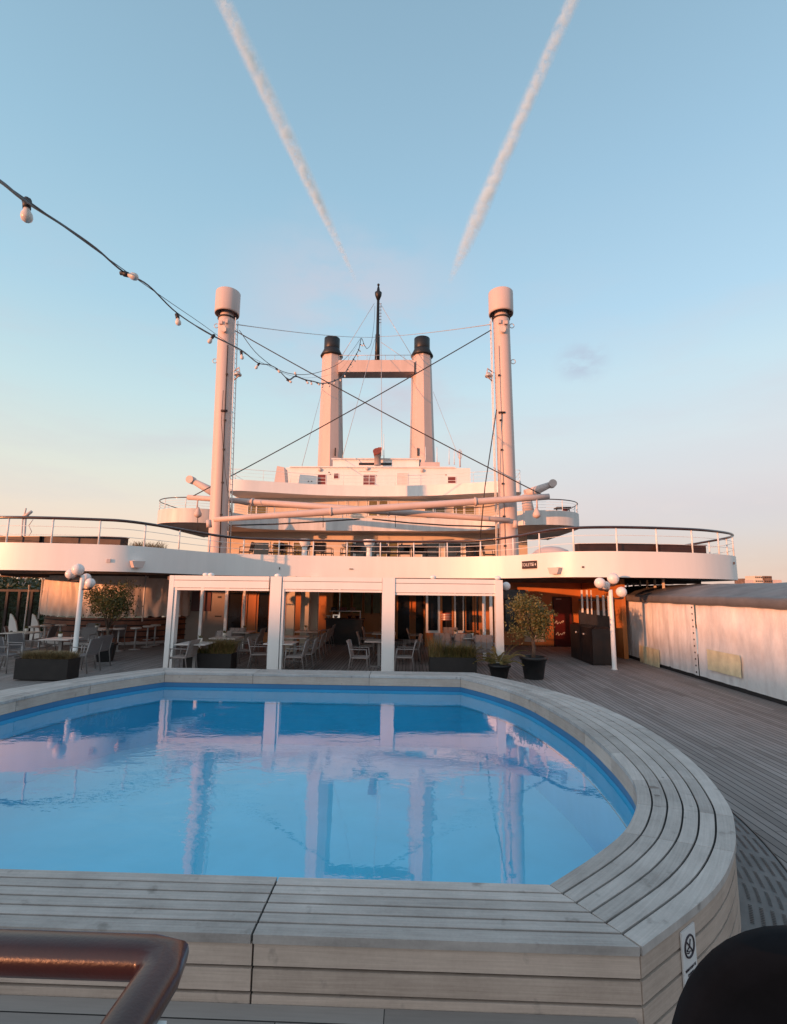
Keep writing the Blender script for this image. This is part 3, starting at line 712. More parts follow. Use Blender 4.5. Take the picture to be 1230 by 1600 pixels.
# recessed bar behind the middle bay: windows over a dark counter
for a0, a1 in ((500, 512), (516, 528), (534, 548), (552, 566), (570, 580), (583, 594)):
    pwin(a0, 926, a1, 958, YB+2.4, GLASSO, TAN, ship, t=.07)
for a0, a1 in ((622, 640), (650, 662)):
    pwin(a0, 926, a1, 1000, YB+2.4, GLASSD, TAN, ship, t=.07, name='glazed_door')
YW = YB-.75
for a0, a1 in ((669, 684), (691, 706), (712, 723), (728, 738), (744, 756)):
    pwin(a0, 922, a1, 985, YW, GLASSD, (POSTW, TAN)[a0 in (691, 728, 744)], ship, t=.09, dep=.12)
pp0 = at_y(664, 985, YW); pp1 = at_y(762, 985, YW)
mb = MB(); mb.b2((pp0.x, YW+.02, 0), (pp1.x, YW+.12, pp0.z-.05)); mb.build('window_wall', TAN, ship)
# white inner posts
for a in (452, 475, 489):
    p = at_y(a, 1000, 18.6+.3*(a == 475)+.6*(a == 489)); MB().b2((p.x-.15, p.y-.05, 0), (p.x+.15, p.y+.15, ZB)).build('inner_post', CREAM, ship)

# right part beneath the wing: maroon door, shop-like glazed niche
YR = YB+.3
door = pwin(866, 934, 893, 1009, YR, REDP, BROWN, ship, name='door', label='maroon door with white handwriting', t=.04)
SCR = pbr('chalk_white', (.75, .72, .7), .6)
mb = MB()
for (x, y, s_) in ((873, 973, 1), (875, 991, 1)):
    pts = [at_y(x+dx*s_, y+dy, YR-.03) for dx, dy in ((-6, 1), (-3, -3), (-2, 2), (1, -1), (3, 1), (5, -2), (8, -3), (6, 0))]
    mb.tube(catmull([tuple(p) for p in pts], 4), .012, 5)
p = at_y(873, 936, YR-.03); mb.box(tuple(p), (.22, .01, .03))
mb.build('handwriting', SCR, door)
pwin(790, 938, 808, 985, YR, GLASSD, DARK, ship, name='display_case', t=.05)
p0 = at_y(818, 940, YR); p1 = at_y(850, 1003, YR)
MB().b2((p0.x, YR-.05, p1.z), (p1.x, YR, p0.z)).build('cream_panel', CREAM, ship)
mb = MB(); p0 = at_y(784, 921, 18.2); p1 = at_y(822, 937, 18.2); mb.b2((p0.x, 18.2, p1.z), (p1.x, 19.0, p0.z), bev=.03); mb.build('fan_heater', BLACK, ship)

# -------- upper promenade house (deck A wall) --------
YA = 35.0
ZD = ZT-.1
mb = MB(); mb.b2((-13, YA, ZD), (8.0, YA+.3, 6.1)); mb.build('promenade_wall', CREAM, ship)
for (a0, a1, b0, g_) in ((397, 420, 848, GLASSD), (427, 450, 848, GLASSO), (459, 482, 848, GLASSO), (540, 552, 848, GLASSO), (556, 589, 847, GLASSD), (592, 604, 848, GLASSO), (608, 621, 848, GLASSO), (660, 686, 849, GLASSD), (696, 720, 849, GLASSD), (728, 749, 850, GLASSD)):
    pwin(a0, b0, a1, 872, YA, g_, POSTW, ship, t=.07)
# deck B
def mir(P): return P+[(-x, y) for x, y in P[::-1]]
def sym(H, c): return [(c-x, y) for x, y in H]+[(c+x, y) for x, y in H[::-1]]
eB = [(13.1, 38.75), (13.17, 32.75), (13.03, 31.25), (12.36, 30.25), (11.29, 29.75), (9.94, 29.75), (8.87, 30.38), (8.19, 31.62), (7.52, 32.62), (6.04, 33.12), (4.03, 33.38), (1.61, 33.5), (0.0, 33.5)]
pB = catmull(sym(eB, -2.72)[:len(eB)-1]+sym(eB, -2.72)[len(eB):], 6)
B0, B1 = 6.04, 6.89
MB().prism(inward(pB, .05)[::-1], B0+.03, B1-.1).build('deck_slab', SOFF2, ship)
MB().wall(pB, B0, B1, .07).build('deck_fascia', WHITE2, ship)
YBw = 39.9
MB().b2((-14, YBw, B1-.1), (8.2, YBw+.3, 9.4)).build('bridge_wall', CREAM, ship)
for a0 in (528, 544, 560, 577, 593, 608): pwin(a0, 783, a0+12.5, 806, YBw, GLASSO if a0 % 2 else CREAM, POSTW, ship, t=.05)
for a0, a1 in ((388, 400), (402, 416), (664, 679), (681, 695), (709, 724), (727, 741)): pwin(a0, 791, a1, 803, YBw, GLASSO, POSTW, ship, t=.05)
# deck C
eC = [(10.83, 44.16), (10.9, 37.54), (10.07, 36.57), (7.59, 37.26), (4.14, 38.23), (0.0, 38.64)]
pC = catmull(sym(eC, -2.7)[:len(eC)-1]+sym(eC, -2.7)[len(eC):], 6)
C0, C1 = 9.3, 10.13
MB().prism(inward(pC, .05)[::-1], C0+.03, C1-.06).build('deck_slab', SOFF2, ship)
MB().wall(pC, C0, C1, .07).build('deck_fascia', WHITE, ship)
# wheelhouse C
YC = 44.0
mb = MB(); q0 = at_y(446, 740, YC).x; q1 = at_y(735, 740, YC).x
zc = at_y(590, 731, YC).z; mb.b2((q0, YC, C1-.06), (q1, YC+3, zc)); mb.b2((q0+.4, YC-.16, zc), (q1-1.3, YC+3, zc+.08)); mb.build('upper_house', WHITE, ship)
pwin(497, 742, 509, 757, YC, REDW, WHITE2, ship, t=.04, hbars=(.3, .65))
pwin(522, 740, 529, 748, YC, REDW, POSTW, ship, t=.03)
pwin(568, 742, 586, 757.5, YC, REDW, POSTW, ship, t=.04, bars=(.5,), hbars=(.35, .7))
pwin(621, 740, 637, 757, YC, WHITE2, WHITE, ship, t=.03, hbars=[k/9 for k in range(1, 9)], name='louvre')
pwin(700, 745, 712, 755, YC, REDW, POSTW, ship, t=.04, hbars=(.4,))
mb = MB(); a = at_y(560, 736, YC); b = at_y(590, 737, YC); mb.b2((a.x, YC-.1, a.z-.02), (b.x, YC, a.z+.02)); mb.build('window_hood', POSTW, ship)
for px, py in ((500, 734), (574, 732), (660, 735)):
    p = at_y(px, py, YC-.08); MB().sphere(tuple(p), .17, 12).build('bulkhead_lamp', MAST, ship)
for px, py in ((514, 738), (516, 741), (482, 752), (487, 752), (588, 743), (697, 742)):
    p = at_y(px, py, YC-.03); MB().box(tuple(p), (.08, .06, .08)).build('wall_fitting', ROPE, ship)
# penthouse
YP = 45.0
a = at_y(520, 727, YP); b = at_y(655, 719, YP); zt_ = at_y(590, 718.5, YP).z
mb = MB(); mb.b2((a.x, YP, zc), (b.x, YP+2.2, zt_)); mb.build('roof_house', WHITE, ship)
mb = MB(); mb.b2((a.x-.12, YP-.15, zt_), (b.x+.2, YP+2.4, zt_+.12)); mb.build('roof_slab', WHITE2, ship)
p0 = at_y(561, 723, YP); p1 = at_y(612, 727, YP); o = MB().b2((p0.x, YP-.02, p1.z), (p1.x, YP+.01, p0.z)).build('slit_window', BLACK, ship)
# sloped fairing at left end of the upper house
p0 = at_y(428, 757, 41.5); p1 = at_y(446, 757, 41.5); q_ = at_y(433, 728, 41.5); q2 = at_y(444, 730, 41.5)
mb = MB(); mb.add([p0, p1, q2, q_]+[v+Vector((0, 1.2, 0)) for v in (p0, p1, q2, q_)], [(0, 1, 2, 3), (5, 4, 7, 6), (1, 5, 6, 2), (3, 2, 6, 7), (4, 0, 3, 7)]); mb.build('inclined_ladder_casing', MAST, ship)
# box on the right with whip aerials

MB().b2((at_y(657, 720, 44.6).x, 44.4, zc), (at_y(687, 720, 44.6).x, 45.6, at_y(680, 723, 44.6).z)).build('deck_locker', MAST, ship)

# -------- railings --------
def rail(name, path, z0, h, label, step=1.15, nr=2, group=None, hr=.022, hmat=RAILW, ins=.05, hfun=None, sr=.016):
    hf = hfun or (lambda p: h)
    P = path; root = empty(name, (P[len(P)//2][0], P[len(P)//2][1], z0), label, 'railing', group)
    MB().tube([(x, y, z0+hf((x, y))) for x, y in P], hr, 8).build('handrail', hmat, root)
    for k in range(nr):
        MB().tube([(x, y, z0+hf((x, y))*(k+1)/(nr+1)) for x, y in P], .008, 5).build('rail_bar', POSTW, root)
    for p in resample(P, step):
        MB().tube([(p[0], p[1], z0-.02), (p[0], p[1], z0+hf(p)-.01)], sr, 8).build('stanchion', POSTW, root)
    return root
eA = inward([(-16.9, 40)]+edge+[(11.72, 40)], .04)
def hA(p):
    c = abs(p[0]-CX); t_ = min(1, max(0, (c-4)/3.2)); t_ = t_*t_*(3-2*t_); return .58+(.75-.58)*t_
rail('promenade_railing', eA, ZT, .6, 'long curved railing with dark wooden handrail along the edge of the lowest white deck', 1.28, hfun=hA, hr=.045, sr=.025)
eBp = inward(pB, .05)
rail('upper_deck_railing', eBp, B1, .66, 'curved railing round the middle deck and its two rounded balconies', 1.5, nr=3, hr=.032, sr=.022)
eCp = inward(pC, .05)
rail('top_deck_railing', eCp, C1, .8, 'thin white railing along the topmost deck below the funnels', 2.0, nr=2, hmat=POSTW, hr=.018, sr=.015)

# -------- kingposts, booms, funnels, mast --------
def kingpost(px, py, Y, label, side):
    a = at_y(px, py, Y); x0 = a.x
    top = at_y(355 if side < 0 else 783, 490, Y)
    K_ = 1.27; root = empty('kingpost', (x0, Y, ZD), label, 'mast', 'kingposts')
    H = top.z; dxs = (top.x-x0)/(H-3.7)
    C = lambda z: (x0+dxs*(z-3.7), Y)
    mb = MB(); zs = [ZD, 5, 8, 12, H-.9, H-.3]
    rr = [.51, .50, .49, .48, .47, .465]
    n = 28; k0 = 0
    for z, r in zip(zs, rr):
        c = C(z); mb.v += [(c[0]+r*math.cos(2*math.pi*j/n), c[1]+r*math.sin(2*math.pi*j/n), z) for j in range(n)]
    for i in range(len(zs)-1):
        for j in range(n): mb.f.append((i*n+j, i*n+(j+1) % n, (i+1)*n+(j+1) % n, (i+1)*n+j)); mb.sm.append(True)
    mb.build('post', MAST, root)
    c = C(H)
    hz = at_y(px if 0 else (355 if side < 0 else 783), 458, Y).z
    MB().lathe([(.42, -.55), (.38, -.1), (.38, .3)], (c[0], c[1], H), 24).build('neck', MAST, root)
    MB().lathe([(.66, H-.08), (.70, H-.08), (.71, H+.02), (.71, hz-.03), (.69, hz), (.05, hz+.06)], (c[0], c[1], 0), 32, cap=False).build('cowl', MAST, root)
    MB().lathe([(.46, H-.40), (.52, H-.40), (.52, H-.32), (.46, H-.32)], (c[0], c[1], 0), 24).build('collar_ring', ROPE, root)
    for z in (5.9, 8.8, 11.7, 14.4):
        r0_ = .505-.003*z; MB().lathe([(r0_, -.012), (r0_+.012, -.006), (r0_+.012, .006), (r0_, .012)], (C(z)[0], Y, z), 28, cap=False).build('weld_seam', MAST, root)
    # ladder on the inner side
    s = -side
    lx = .62*s
    lad = MB()
    for dy in (-.2, .2):
        lad.tube([(C(3.3)[0]+lx*1.08, Y-.05+dy, 3.3), (C(H-.4)[0]+lx, Y-.05+dy, H-.4)], .028, 6)
    o = lad.build('ladder', POSTW, root)
    rg = MB(); z = 3.5
    while z < H-.5: rg.tube([(C(z)[0]+lx, Y-.25, z), (C(z)[0]+lx, Y+.15, z)], .015, 5); z += .3
    rg.build('rungs', POSTW, o)
    pipe = MB(); pipe.tube([(C(3.3)[0]+s*.30, Y-.46, 3.3), (C(H-2.2)[0]+s*.28, Y-.43, H-2.2)], .028, 6); pipe.build('conduit', ROPE if side < 0 else MAST, root)
    for z in (4.6, 6.2, 8, 9.9, 11.6, H-4): MB().box((C(z)[0]+s*.31, Y-.45, z), (.12, .10, .09)).build('clamp', ROPE, root)
    # floodlights and rings
    zl = H-1.25
    fl = MB(); fl.tube([(C(zl)[0]+s*.05, Y-.46, zl), (C(zl)[0]+s*.05, Y-.64, zl-.05)], [.13, .20], 14); fl.build('floodlight', MAST, root)
    MB().tube([(C(zl)[0]+s*.05, Y-.64, zl-.05), (C(zl)[0]+s*.05, Y-.66, zl-.06)], .18, 14).build('lens', POSTW, root)
    fx = MB(); fx.box((C(zl)[0]-s*.15, Y-.5, zl+.4), (.18, .15, .2)); fx.box((C(zl)[0]+s*.19, Y-.5, zl+.48), (.13, .15, .25)); fx.build('junction_box', MAST, root)
    for dz in (-.8, -3.0):
        cz = H+dz; MB().tube([(C(cz)[0]-s*(.59)+.13*math.cos(a), Y-.05, cz+.13*math.sin(a)) for a in [2*math.pi*k/12 for k in range(12)]], .024, 5, close=True).build('eye_ring', STEEL, root)
    # side lamp bracket lower
    zb_ = H-3.7
    br = MB(); br.tube([(C(zb_)[0]+s*.55, Y-.1, zb_), (C(zb_)[0]+s*.92, Y-.25, zb_+.2), (C(zb_)[0]+s*1.0, Y-.25, zb_-.25), (C(zb_)[0]+s*.62, Y-.1, zb_-.5)], .04, 6); br.build('lamp_bracket', MAST, root)
    MB().lathe([(.08, .13), (.22, -.06), (.2, -.13)], (C(zb_)[0]+s*.86, Y-.2, zb_-.15), 14).build('side_lamp', STEEL, root)
    bd = MB(); z = H-6.2; bd.tube([(C(z)[0]+s*.06, Y-.49, z), (C(z)[0]+s*.42, Y-.43, z+.02)], .065, 6); bd.build('cleat', BROWN, root)
    return root, C
kpl, CL = kingpost(340, 860, 28.0, 'left pale kingpost mast with ladder on its right side, rising from the deck', -1)
kpr, CR = kingpost(796, 860, 28.0, 'right pale kingpost mast with ladder on its left side, rising from the deck', 1)

def boom(name_label, p0, p1, r0, rm, r1, foot, tail):
    root = empty('cargo_boom', p0, name_label, 'boom', 'cargo booms')
    P = [Vector(p0).lerp(Vector(p1), k/10) for k in range(11)]
    rs = [r0+(rm-r0)*min(1, k/3) if k < 3 else (rm if k < 7 else rm+(r1-rm)*(k-6)/4) for k in range(11)]
    MB().tube(P, rs, 20).build('spar', MAST, root)
    d = (Vector(p1)-Vector(p0)).normalized()
    MB().tube([Vector(p0)-d*.3+Vector((0, 0, 0)), Vector(p0)-d*.25-Vector((0, 0, .4))], [.13, .15], 10).build('gooseneck', MAST, root)
    for t_ in (.35, .78): 
        q = Vector(p0).lerp(Vector(p1), t_); MB().tube([q, q+d*.12], rm+.04, 16).build('band', MAST, root)
    return root, d
b1a = at_y(335, 812, 26.92); b1b = at_y(858, 776, 26.80)
boom1, d1 = boom('cargo boom from the left kingpost foot crossing in front of the right kingpost', b1a, b1b, .13, .195, .165, None, None)
b2a = at_y(797, 813, 27.24); b2b = at_y(294, 777, 29.21)
boom2, d2 = boom('cargo boom from the right kingpost foot passing behind the left kingpost', b2a, b2b, .13, .19, .15, None, None)
# hanging blocks
def block(px, py0, py1, Y, label):
    a = at_y(px, py0, Y); b = at_y(px, py1, Y); root = empty('pulley_block', a, label, 'pulley', 'hanging pulley blocks')
    h = a.z-b.z
    MB().tube([a, a-Vector((0, 0, h*.5))], .045, 6).build('shackle', MAST, root)
    MB().lathe([(.04, h*.6), (.13, h*.4), (.22, h*.2), (.19, .08), (.05, 0)], (b.x, b.y, b.z), 16).build('block', MAST, root)
    return root
block(309, 781, 809, 29.1, 'pale pulley block hanging from the left boom tip')
block(839, 781, 810, 26.7, 'pale pulley block hanging from the right boom tip')
# davit arms behind
def davit(p0, p1, p2, Y, label):
    a, b, c = (at_y(*p, Y) for p in (p0, p1, p2)); root = empty('davit', a, label, 'davit', 'boat davits')
    MB().tube([b, c], [.33, .17], 12).build('arm', MAST, root); MB().tube([a, b], [.36, .3], 12).build('pillar', MAST, root)
    MB().tube([c-Vector((.02, .25, 0)), c+Vector((.02, .25, 0))], .24, 14).build('sheave', MAST, root)
davit((352, 800), (350, 778), (299, 750), 31, 'pale davit arm sticking out left behind the left kingpost')
davit((826, 800), (822, 773), (863, 756), 31, 'pale davit arm sticking out right beyond the right kingpost')

def funnel(px0, px1, px2, label, side):
    Y = 64.0
    a = at_y(px0, 728, Y); t_ = at_y(px1, 556, Y); tt = at_y(px2, 530, Y)
    root = empty('funnel', (a.x, Y, zc), label, 'funnel', 'funnels')
    n = 8; mb = MB(); ph = math.pi/8+.12
    for (cx_, z, r) in ((a.x, at_y(px0, 735, Y).z, 1.60), (t_.x, t_.z, 1.24)):
        mb.v += [(cx_+r*math.cos(2*math.pi*j/n+ph+math.pi/8), Y+r*math.sin(2*math.pi*j/n+ph+math.pi/8), z) for j in range(n)]
    for j in range(n): mb.f.append((j, (j+1) % n, n+(j+1) % n, n+j)); mb.sm.append(False)
    mb.f.append(tuple(n+j for j in range(n))); mb.sm.append(False)
    mb.build('stack', MAST, root)
    MB().lathe([(1.42, -.1), (1.5, 0), (1.1, .8), (1.04, 1.0)], (t_.x, Y, t_.z-.1), 24).build('collar', BLACK, root)
    MB().lathe([(1.04, 0), (1.04, tt.z-t_.z), (.94, tt.z-t_.z+.04)], (t_.x, Y, t_.z), 28).build('cap', BLACK, root)
    lad = MB()
    for dy in (0, .3): lad.tube([(a.x-side*1.66, Y-.4+dy, a.z), (t_.x-side*1.30, Y-.4+dy, t_.z)], .05, 5)
    lad.build('ladder', MAST, root)
    mb = MB(); p = at_y(px0+(8 if side < 0 else -8), 706, Y-1.45); mb.box(tuple(p), (.16, .2, 1.0)); mb.build('vent_slot', ROPE, root)
    return t_
fl_ = funnel(516, 518.5, 519, 'left funnel with black cap, joined to its twin by a crossbar', -1)
fr_ = funnel(661, 659.5, 659, 'right funnel with black cap, joined to its twin by a crossbar', 1)
Yf = 63.6
p0 = at_y(531, 586, Yf); p1 = at_y(646, 567, Yf)
cb_ = empty('crossbar', (CX, Yf, p0.z), 'horizontal box girder joining the two funnels near their tops', 'crossbar')
MB().b2((p0.x-.1, Yf-.9, p0.z+.2), (p1.x+.1, Yf+.9, p1.z)).build('girder', MAST, cb_)
MB().b2((p0.x-.1, Yf-1.0, p0.z), (p1.x+.1, Yf+1.0, p0.z+.2)).build('bottom_flange', MAST, cb_)
mb = MB(); mb.tube([(p0.x, Yf-.8, p1.z+.7), (p1.x, Yf-.8, p1.z+.7)], .035, 5)
for k in range(9): xx = p0.x+(p1.x-p0.x)*k/8; mb.tube([(xx, Yf-.8, p1.z), (xx, Yf-.8, p1.z+.7)], .025, 5)
mb.build('guard_rail', STEEL, cb_)
mb0 = at_y(589.5, 567, Yf); mt = at_y(590, 444, Yf)
ms_ = empty('signal_mast', mb0, 'thin black mast standing on the crossbar between the funnels', 'mast')
hM = mt.z-mb0.z
MB().tube([mb0, mb0+Vector((0, 0, hM*.35)), mb0+Vector((0, 0, hM*.36)), mb0+Vector((0, 0, hM*.8))], [.34, .30, .22, .18], 12).build('pole', BLACK, ms_)
MB().lathe([(.18, 0), (.44, .7), (.48, 1.1), (.24, 1.3), (.14, 1.9)], (mb0.x, Yf, mb0.z+hM*.79), 16).build('lantern', BLACK, ms_)
MB().tube([mb0+Vector((0, 0, hM*.8)), mb0+Vector((0, 0, hM))], [.13, .10], 8).build('topmast', BLACK, ms_)
MB().box((mb0.x, Yf, mb0.z+.12), (1.4, .8, .24)).build('foot', BLACK, ms_)
MB().sphere((mb0.x, Yf, mt.z-.1), .18, 10).build('truck', BLACK, ms_)
for k in range(7): MB().box((mb0.x+.34, Yf-.1, mb0.z+hM*(.5+.04*k)), (.28, .06, .06)).build('step', BLACK, ms_)
# ventilator and aerials on the roof
YV = 44.2; p = at_y(590, 727, YV); pt = at_y(590, 703, YV)
vt = empty('ventilator', (p.x, YV, zc), 'rust red cowl ventilator on top of the roof house', 'ventilator')
RUST = pbr('rust_red', (.30, .07, .04), .5, var=.25)
MB().lathe([(.30, 0), (.28, 1.0), (.3, pt.z-p.z-.45)], (p.x, YV, p.z), 16).build('shaft', MAST, vt)
MB().tube([(p.x, YV+.1, pt.z-.65), (p.x-.03, YV, pt.z-.3), (p.x-.04, YV-.25, pt.z-.15)], [.3, .35, .38], 14).build('cowl', RUST, vt)
MB().box((p.x+.18, YV, pt.z+.1), (.33, .3, .2)).build('cap', RUST, vt)
def whip(px, py0, py1, Y, label, grp='whip aerials'):
    a = at_y(px, py1, Y); b = at_y(px, py0, Y); root = empty('whip_antenna', a, label, 'antenna', grp)
    MB().tube([a, a+Vector((0, 0, .25))], .04, 6).build('base', MAST, root); MB().tube([a, b], [.04, .022], 6).build('rod', POSTW, root)
whip(600, 678, 716, 44.8, 'tall whip aerial right behind the rust red ventilator')
for i, (px, y0) in enumerate(((665, 698), (683, 698), (702, 700), (710, 701))):
    whip(px, y0, 726, 45.5, ['whip aerial close against the right funnel', 'whip aerial just right of the right funnel', 'left one of the two close whip aerials right of the funnels', 'right one of the two close whip aerials right of the funnels'][i])
sc_ = at_y(719, 730, 45.5); sm = empty('radar_scanner', sc_, 'small pale lattice aerial at the right end of the upper house roof', 'antenna')
MB().tube([sc_, sc_+Vector((0, 0, 1.5))], .07, 6).build('pole', MAST, sm); mb = MB(); mb.tube([sc_+Vector((.18*math.cos(a), 0, 1.2+.45*math.sin(a))) for a in [k*math.pi/5 for k in range(10)]], .03, 5, close=True); mb.build('loop', MAST, sm)

# -------- rigging --------
def wire(name, pts, r, label, sag=0, cat='wire', group=None, mat=None, n=16):
    P = [Vector(p) for p in pts]
    if len(P) == 2 and sag: P = [P[0].lerp(P[1], k/n)-Vector((0, 0, sag*4*(k/n)*(1-k/n))) for k in range(n+1)]
    c = P[0]; o = MB().tube(P, r, 6).build(name, mat or ROPE, None, loc=c); return tag(o, label, cat, group)
zl_ = at_y(368, 517, 27.69); zr_ = at_y(767, 516, 27.69)
wire('stay_cable', [zl_, at_y(853, 776, 26.80)], .03, 'dark stay cable running from the left kingpost top down to the right boom tip', .15, 'cable', 'crossing stay cables')
wire('stay_cable', [zr_, at_y(300, 776, 29.08)], .03, 'dark stay cable running from the right kingpost top down to the left boom tip', .15, 'cable', 'crossing stay cables')
wire('aerial_wire', [at_y(370, 507, 27.94), at_y(587, 527, 63.40)], .028, 'thin wire from the left kingpost to the signal mast', .25, 'wire', 'aerial wires', STEEL)
wire('aerial_wire', [at_y(766, 507, 27.94), at_y(592, 526, 63.40)], .028, 'thin wire from the right kingpost to the signal mast', .15, 'wire', 'aerial wires', STEEL)
for (a, b, l_) in (((585, 474), (535, 555), 'thin stay from the signal mast to the left funnel top'), ((594, 474), (643, 555), 'thin stay from the signal mast to the right funnel top'), ((596, 535), (641, 566), 'short thin stay from the signal mast to the right end of the crossbar'),):
    wire('mast_stay', [at_y(*a, 63.40), at_y(*b, 63.40)], .03, l_, 0, 'wire', 'mast stays', STEEL)
wire('mast_stay', [at_y(586, 530, 63.40), at_y(535, 715, 43.50)], .028, 'long thin stay running from the signal mast down inside the left funnel', 0, 'wire', 'mast stays', STEEL)
wire('mast_stay', [at_y(595, 476, 63.40), at_y(597, 712, 45.00)], .03, 'vertical thin line hanging from the signal mast to the ventilator', 0, 'wire', 'mast stays', STEEL)
wire('side_stay', [at_y(504, 608, 63.40), at_y(472, 728, 38.50)], .024, 'pale stay from the left funnel down to the deck on its left', 0, 'wire', 'mast stays', STEEL)
wire('side_stay', [at_y(677, 612, 63.40), at_y(716, 712, 43.50)], .024, 'pale stay from the right funnel down towards the aerials', 0, 'wire', 'mast stays', STEEL)
wire('hoist_rope', [at_y(776, 640, 27.18), at_y(758, 760, 26.92), at_y(748, 866, 26.67)], .028, 'dark rope hanging beside the right kingpost down to the deck', 0, 'rope', None)
wire('hoist_rope', [at_y(349, 610, 27.30), at_y(346, 660, 27.30), at_y(352, 740, 27.30), at_y(362, 806, 27.18)], .016, 'dark rope hanging down the face of the left kingpost', 0, 'rope', None)
wire('deck_rope', [at_y(358, 821, 29.46), at_y(430, 819, 29.46), at_y(500, 815, 29.46), at_y(562, 811, 29.46)], .045, 'dark rope slung along below the booms on the left', 0, 'rope', None)
wire('deck_rope', [at_y(582, 811, 29.46), at_y(640, 817, 29.46), at_y(700, 821, 29.46), at_y(775, 823, 29.46)], .045, 'dark rope slung along below the booms on the right', 0, 'rope', None)
for px in (505, 618): 
    wire('hanger_line', [at_y(px, 806, 29.46), at_y(px, 824, 29.46)], .02, ('left' if px < 600 else 'right')+' short hanger line between boom and deck edge', 0, 'wire', 'hanger lines')
wire('falls_rope', [at_y(309, 806, 29.08), at_y(309, 832, 29.08)], .02, 'short dark rope below the left pulley block', 0, 'rope', None)

# string lights
sl = empty('string_lights', at_y(0, 283, 1.55), 'black cable of festoon bulbs swooping from the upper left to the signal mast', 'string lights')
K = [(-60, 250, 1.3), (0, 283, 1.7), (42, 316, 2.1), (100, 353, 2.7), (150, 388, 3.2), (192, 424, 3.75), (232, 446, 4.4), (278, 490, 5.2), (330, 523, 6.5), (377, 547, 8.0), (403, 567, 9.5), (420, 570, 10.4), (434, 577, 11.2), (451, 593, 12.2), (462, 588, 13), (476, 593, 14), (490, 596, 15.2), (504, 599, 16.5), (520, 596, 18), (535, 588, 19.5), (546, 572, 21.5), (556, 555, 23.5), (561, 545, 25), (565, 529, 26.5), (570, 540, 30), (575, 544, 35), (581, 532, 47), (585, 500, 60), (586, 478, 63.2)]
KP = catmull([tuple(at_y(*k)) for k in K], 6)
MB().tube(KP, [.007 if p[1] < 6 else (.011 if p[1] < 12 else .02) for p in KP], 6).build('cable', DARK, sl)
S1 = [(-60, 248, 1.3), (42, 314, 2.1), (192, 422, 3.75), (300, 497, 5.8), (403, 565, 9.5), (480, 592, 14), (535, 576, 22), (565, 529, 26.5)]
MB().tube(catmull([tuple(at_y(k[0], k[1]-1.5, k[2])) for k in S1], 8), .0035, 5).build('support_wire', ROPE, sl)
Pq = catmull([tuple(at_y(*q)) for q in ((374, 516, 27.5), (405, 556, 28), (450, 583, 30), (500, 581, 35), (540, 560, 45), (564, 528, 58))], 6)
o = MB().tube(Pq, .02, 5).build('slack_wire', ROPE, None, loc=Pq[0]); tag(o, 'slack thin wire looping from the left kingpost past the left funnel', 'wire')
BULB = pbr('frosted_bulb', (.75, .66, .60), .25)
bl = [(42, 314, 2.15, (.12, 0, -1)), (192, 427, 3.75, (.9, 0, -.28)), (277, 492, 5.2, (.25, -.1, -1)), (334, 524, 6.6, (-.5, 0, -.9)), (377, 550, 8, (.2, 0, -1)), (405, 568, 9.6, (-.5, 0, -.8)), (432, 576, 11.1, (.7, 0, -.7)), (449, 594, 12.1, (.8, 0, -.4)), (463, 588, 13, (-.3, 0, .9)), (478, 594, 14.1, (.5, 0, -.7)), (486, 595, 14.9, (.2, 0, -.9)), (495, 598, 15.8, (.7, 0, -.5)), (505, 599, 16.7, (-.2, 0, -.9)), (513, 598, 17.4, (.3, 0, -.9)), (523, 594, 18.3, (0, 0, -1)), (531, 590, 19.1, (.3, 0, -.9)), (538, 584, 20.2, (.3, 0, -.9)), (543, 577, 21, (.6, 0, -.7)), (548, 569, 21.9, (.4, 0, -.8)), (552, 561, 22.7, (.7, 0, -.7)), (557, 553, 23.8, (.5, 0, -.8)), (560, 546, 24.8, (.7, 0, -.7)), (563, 538, 25.8, (.7, 0, -.5)), (568, 537, 27.9, (.3, 0, -.9))]
for (px, py, Y, d) in bl:
    p = at_y(px, py, Y); d = Vector(d).normalized()
    s_ = .84 if Y < 3 else (1.0 if Y < 16 else 1.25)
    bu = MB(); 
    prof = [(0, .016), (.02, .019), (.04, .029), (.058, .031), (.075, .027), (.087, .014), (.091, .002)]
    bu.tube([p+d*(.045+a)*s_ for a, r in prof], [r*s_ for a, r in prof], 14); b_ = bu.build('light_bulb', BULB, sl)
    so = MB(); so.tube([p-d*.02*s_, p+d*.01*s_, p+d*.012*s_, p+d*.05*s_], [.012*s_, .02*s_, .023*s_, .021*s_], 10); so.tube([p+Vector((-.02*s_, 0, 0)), p+Vector((.02*s_, 0, 0))], .016*s_, 8); so.build('socket', DARK, b_)

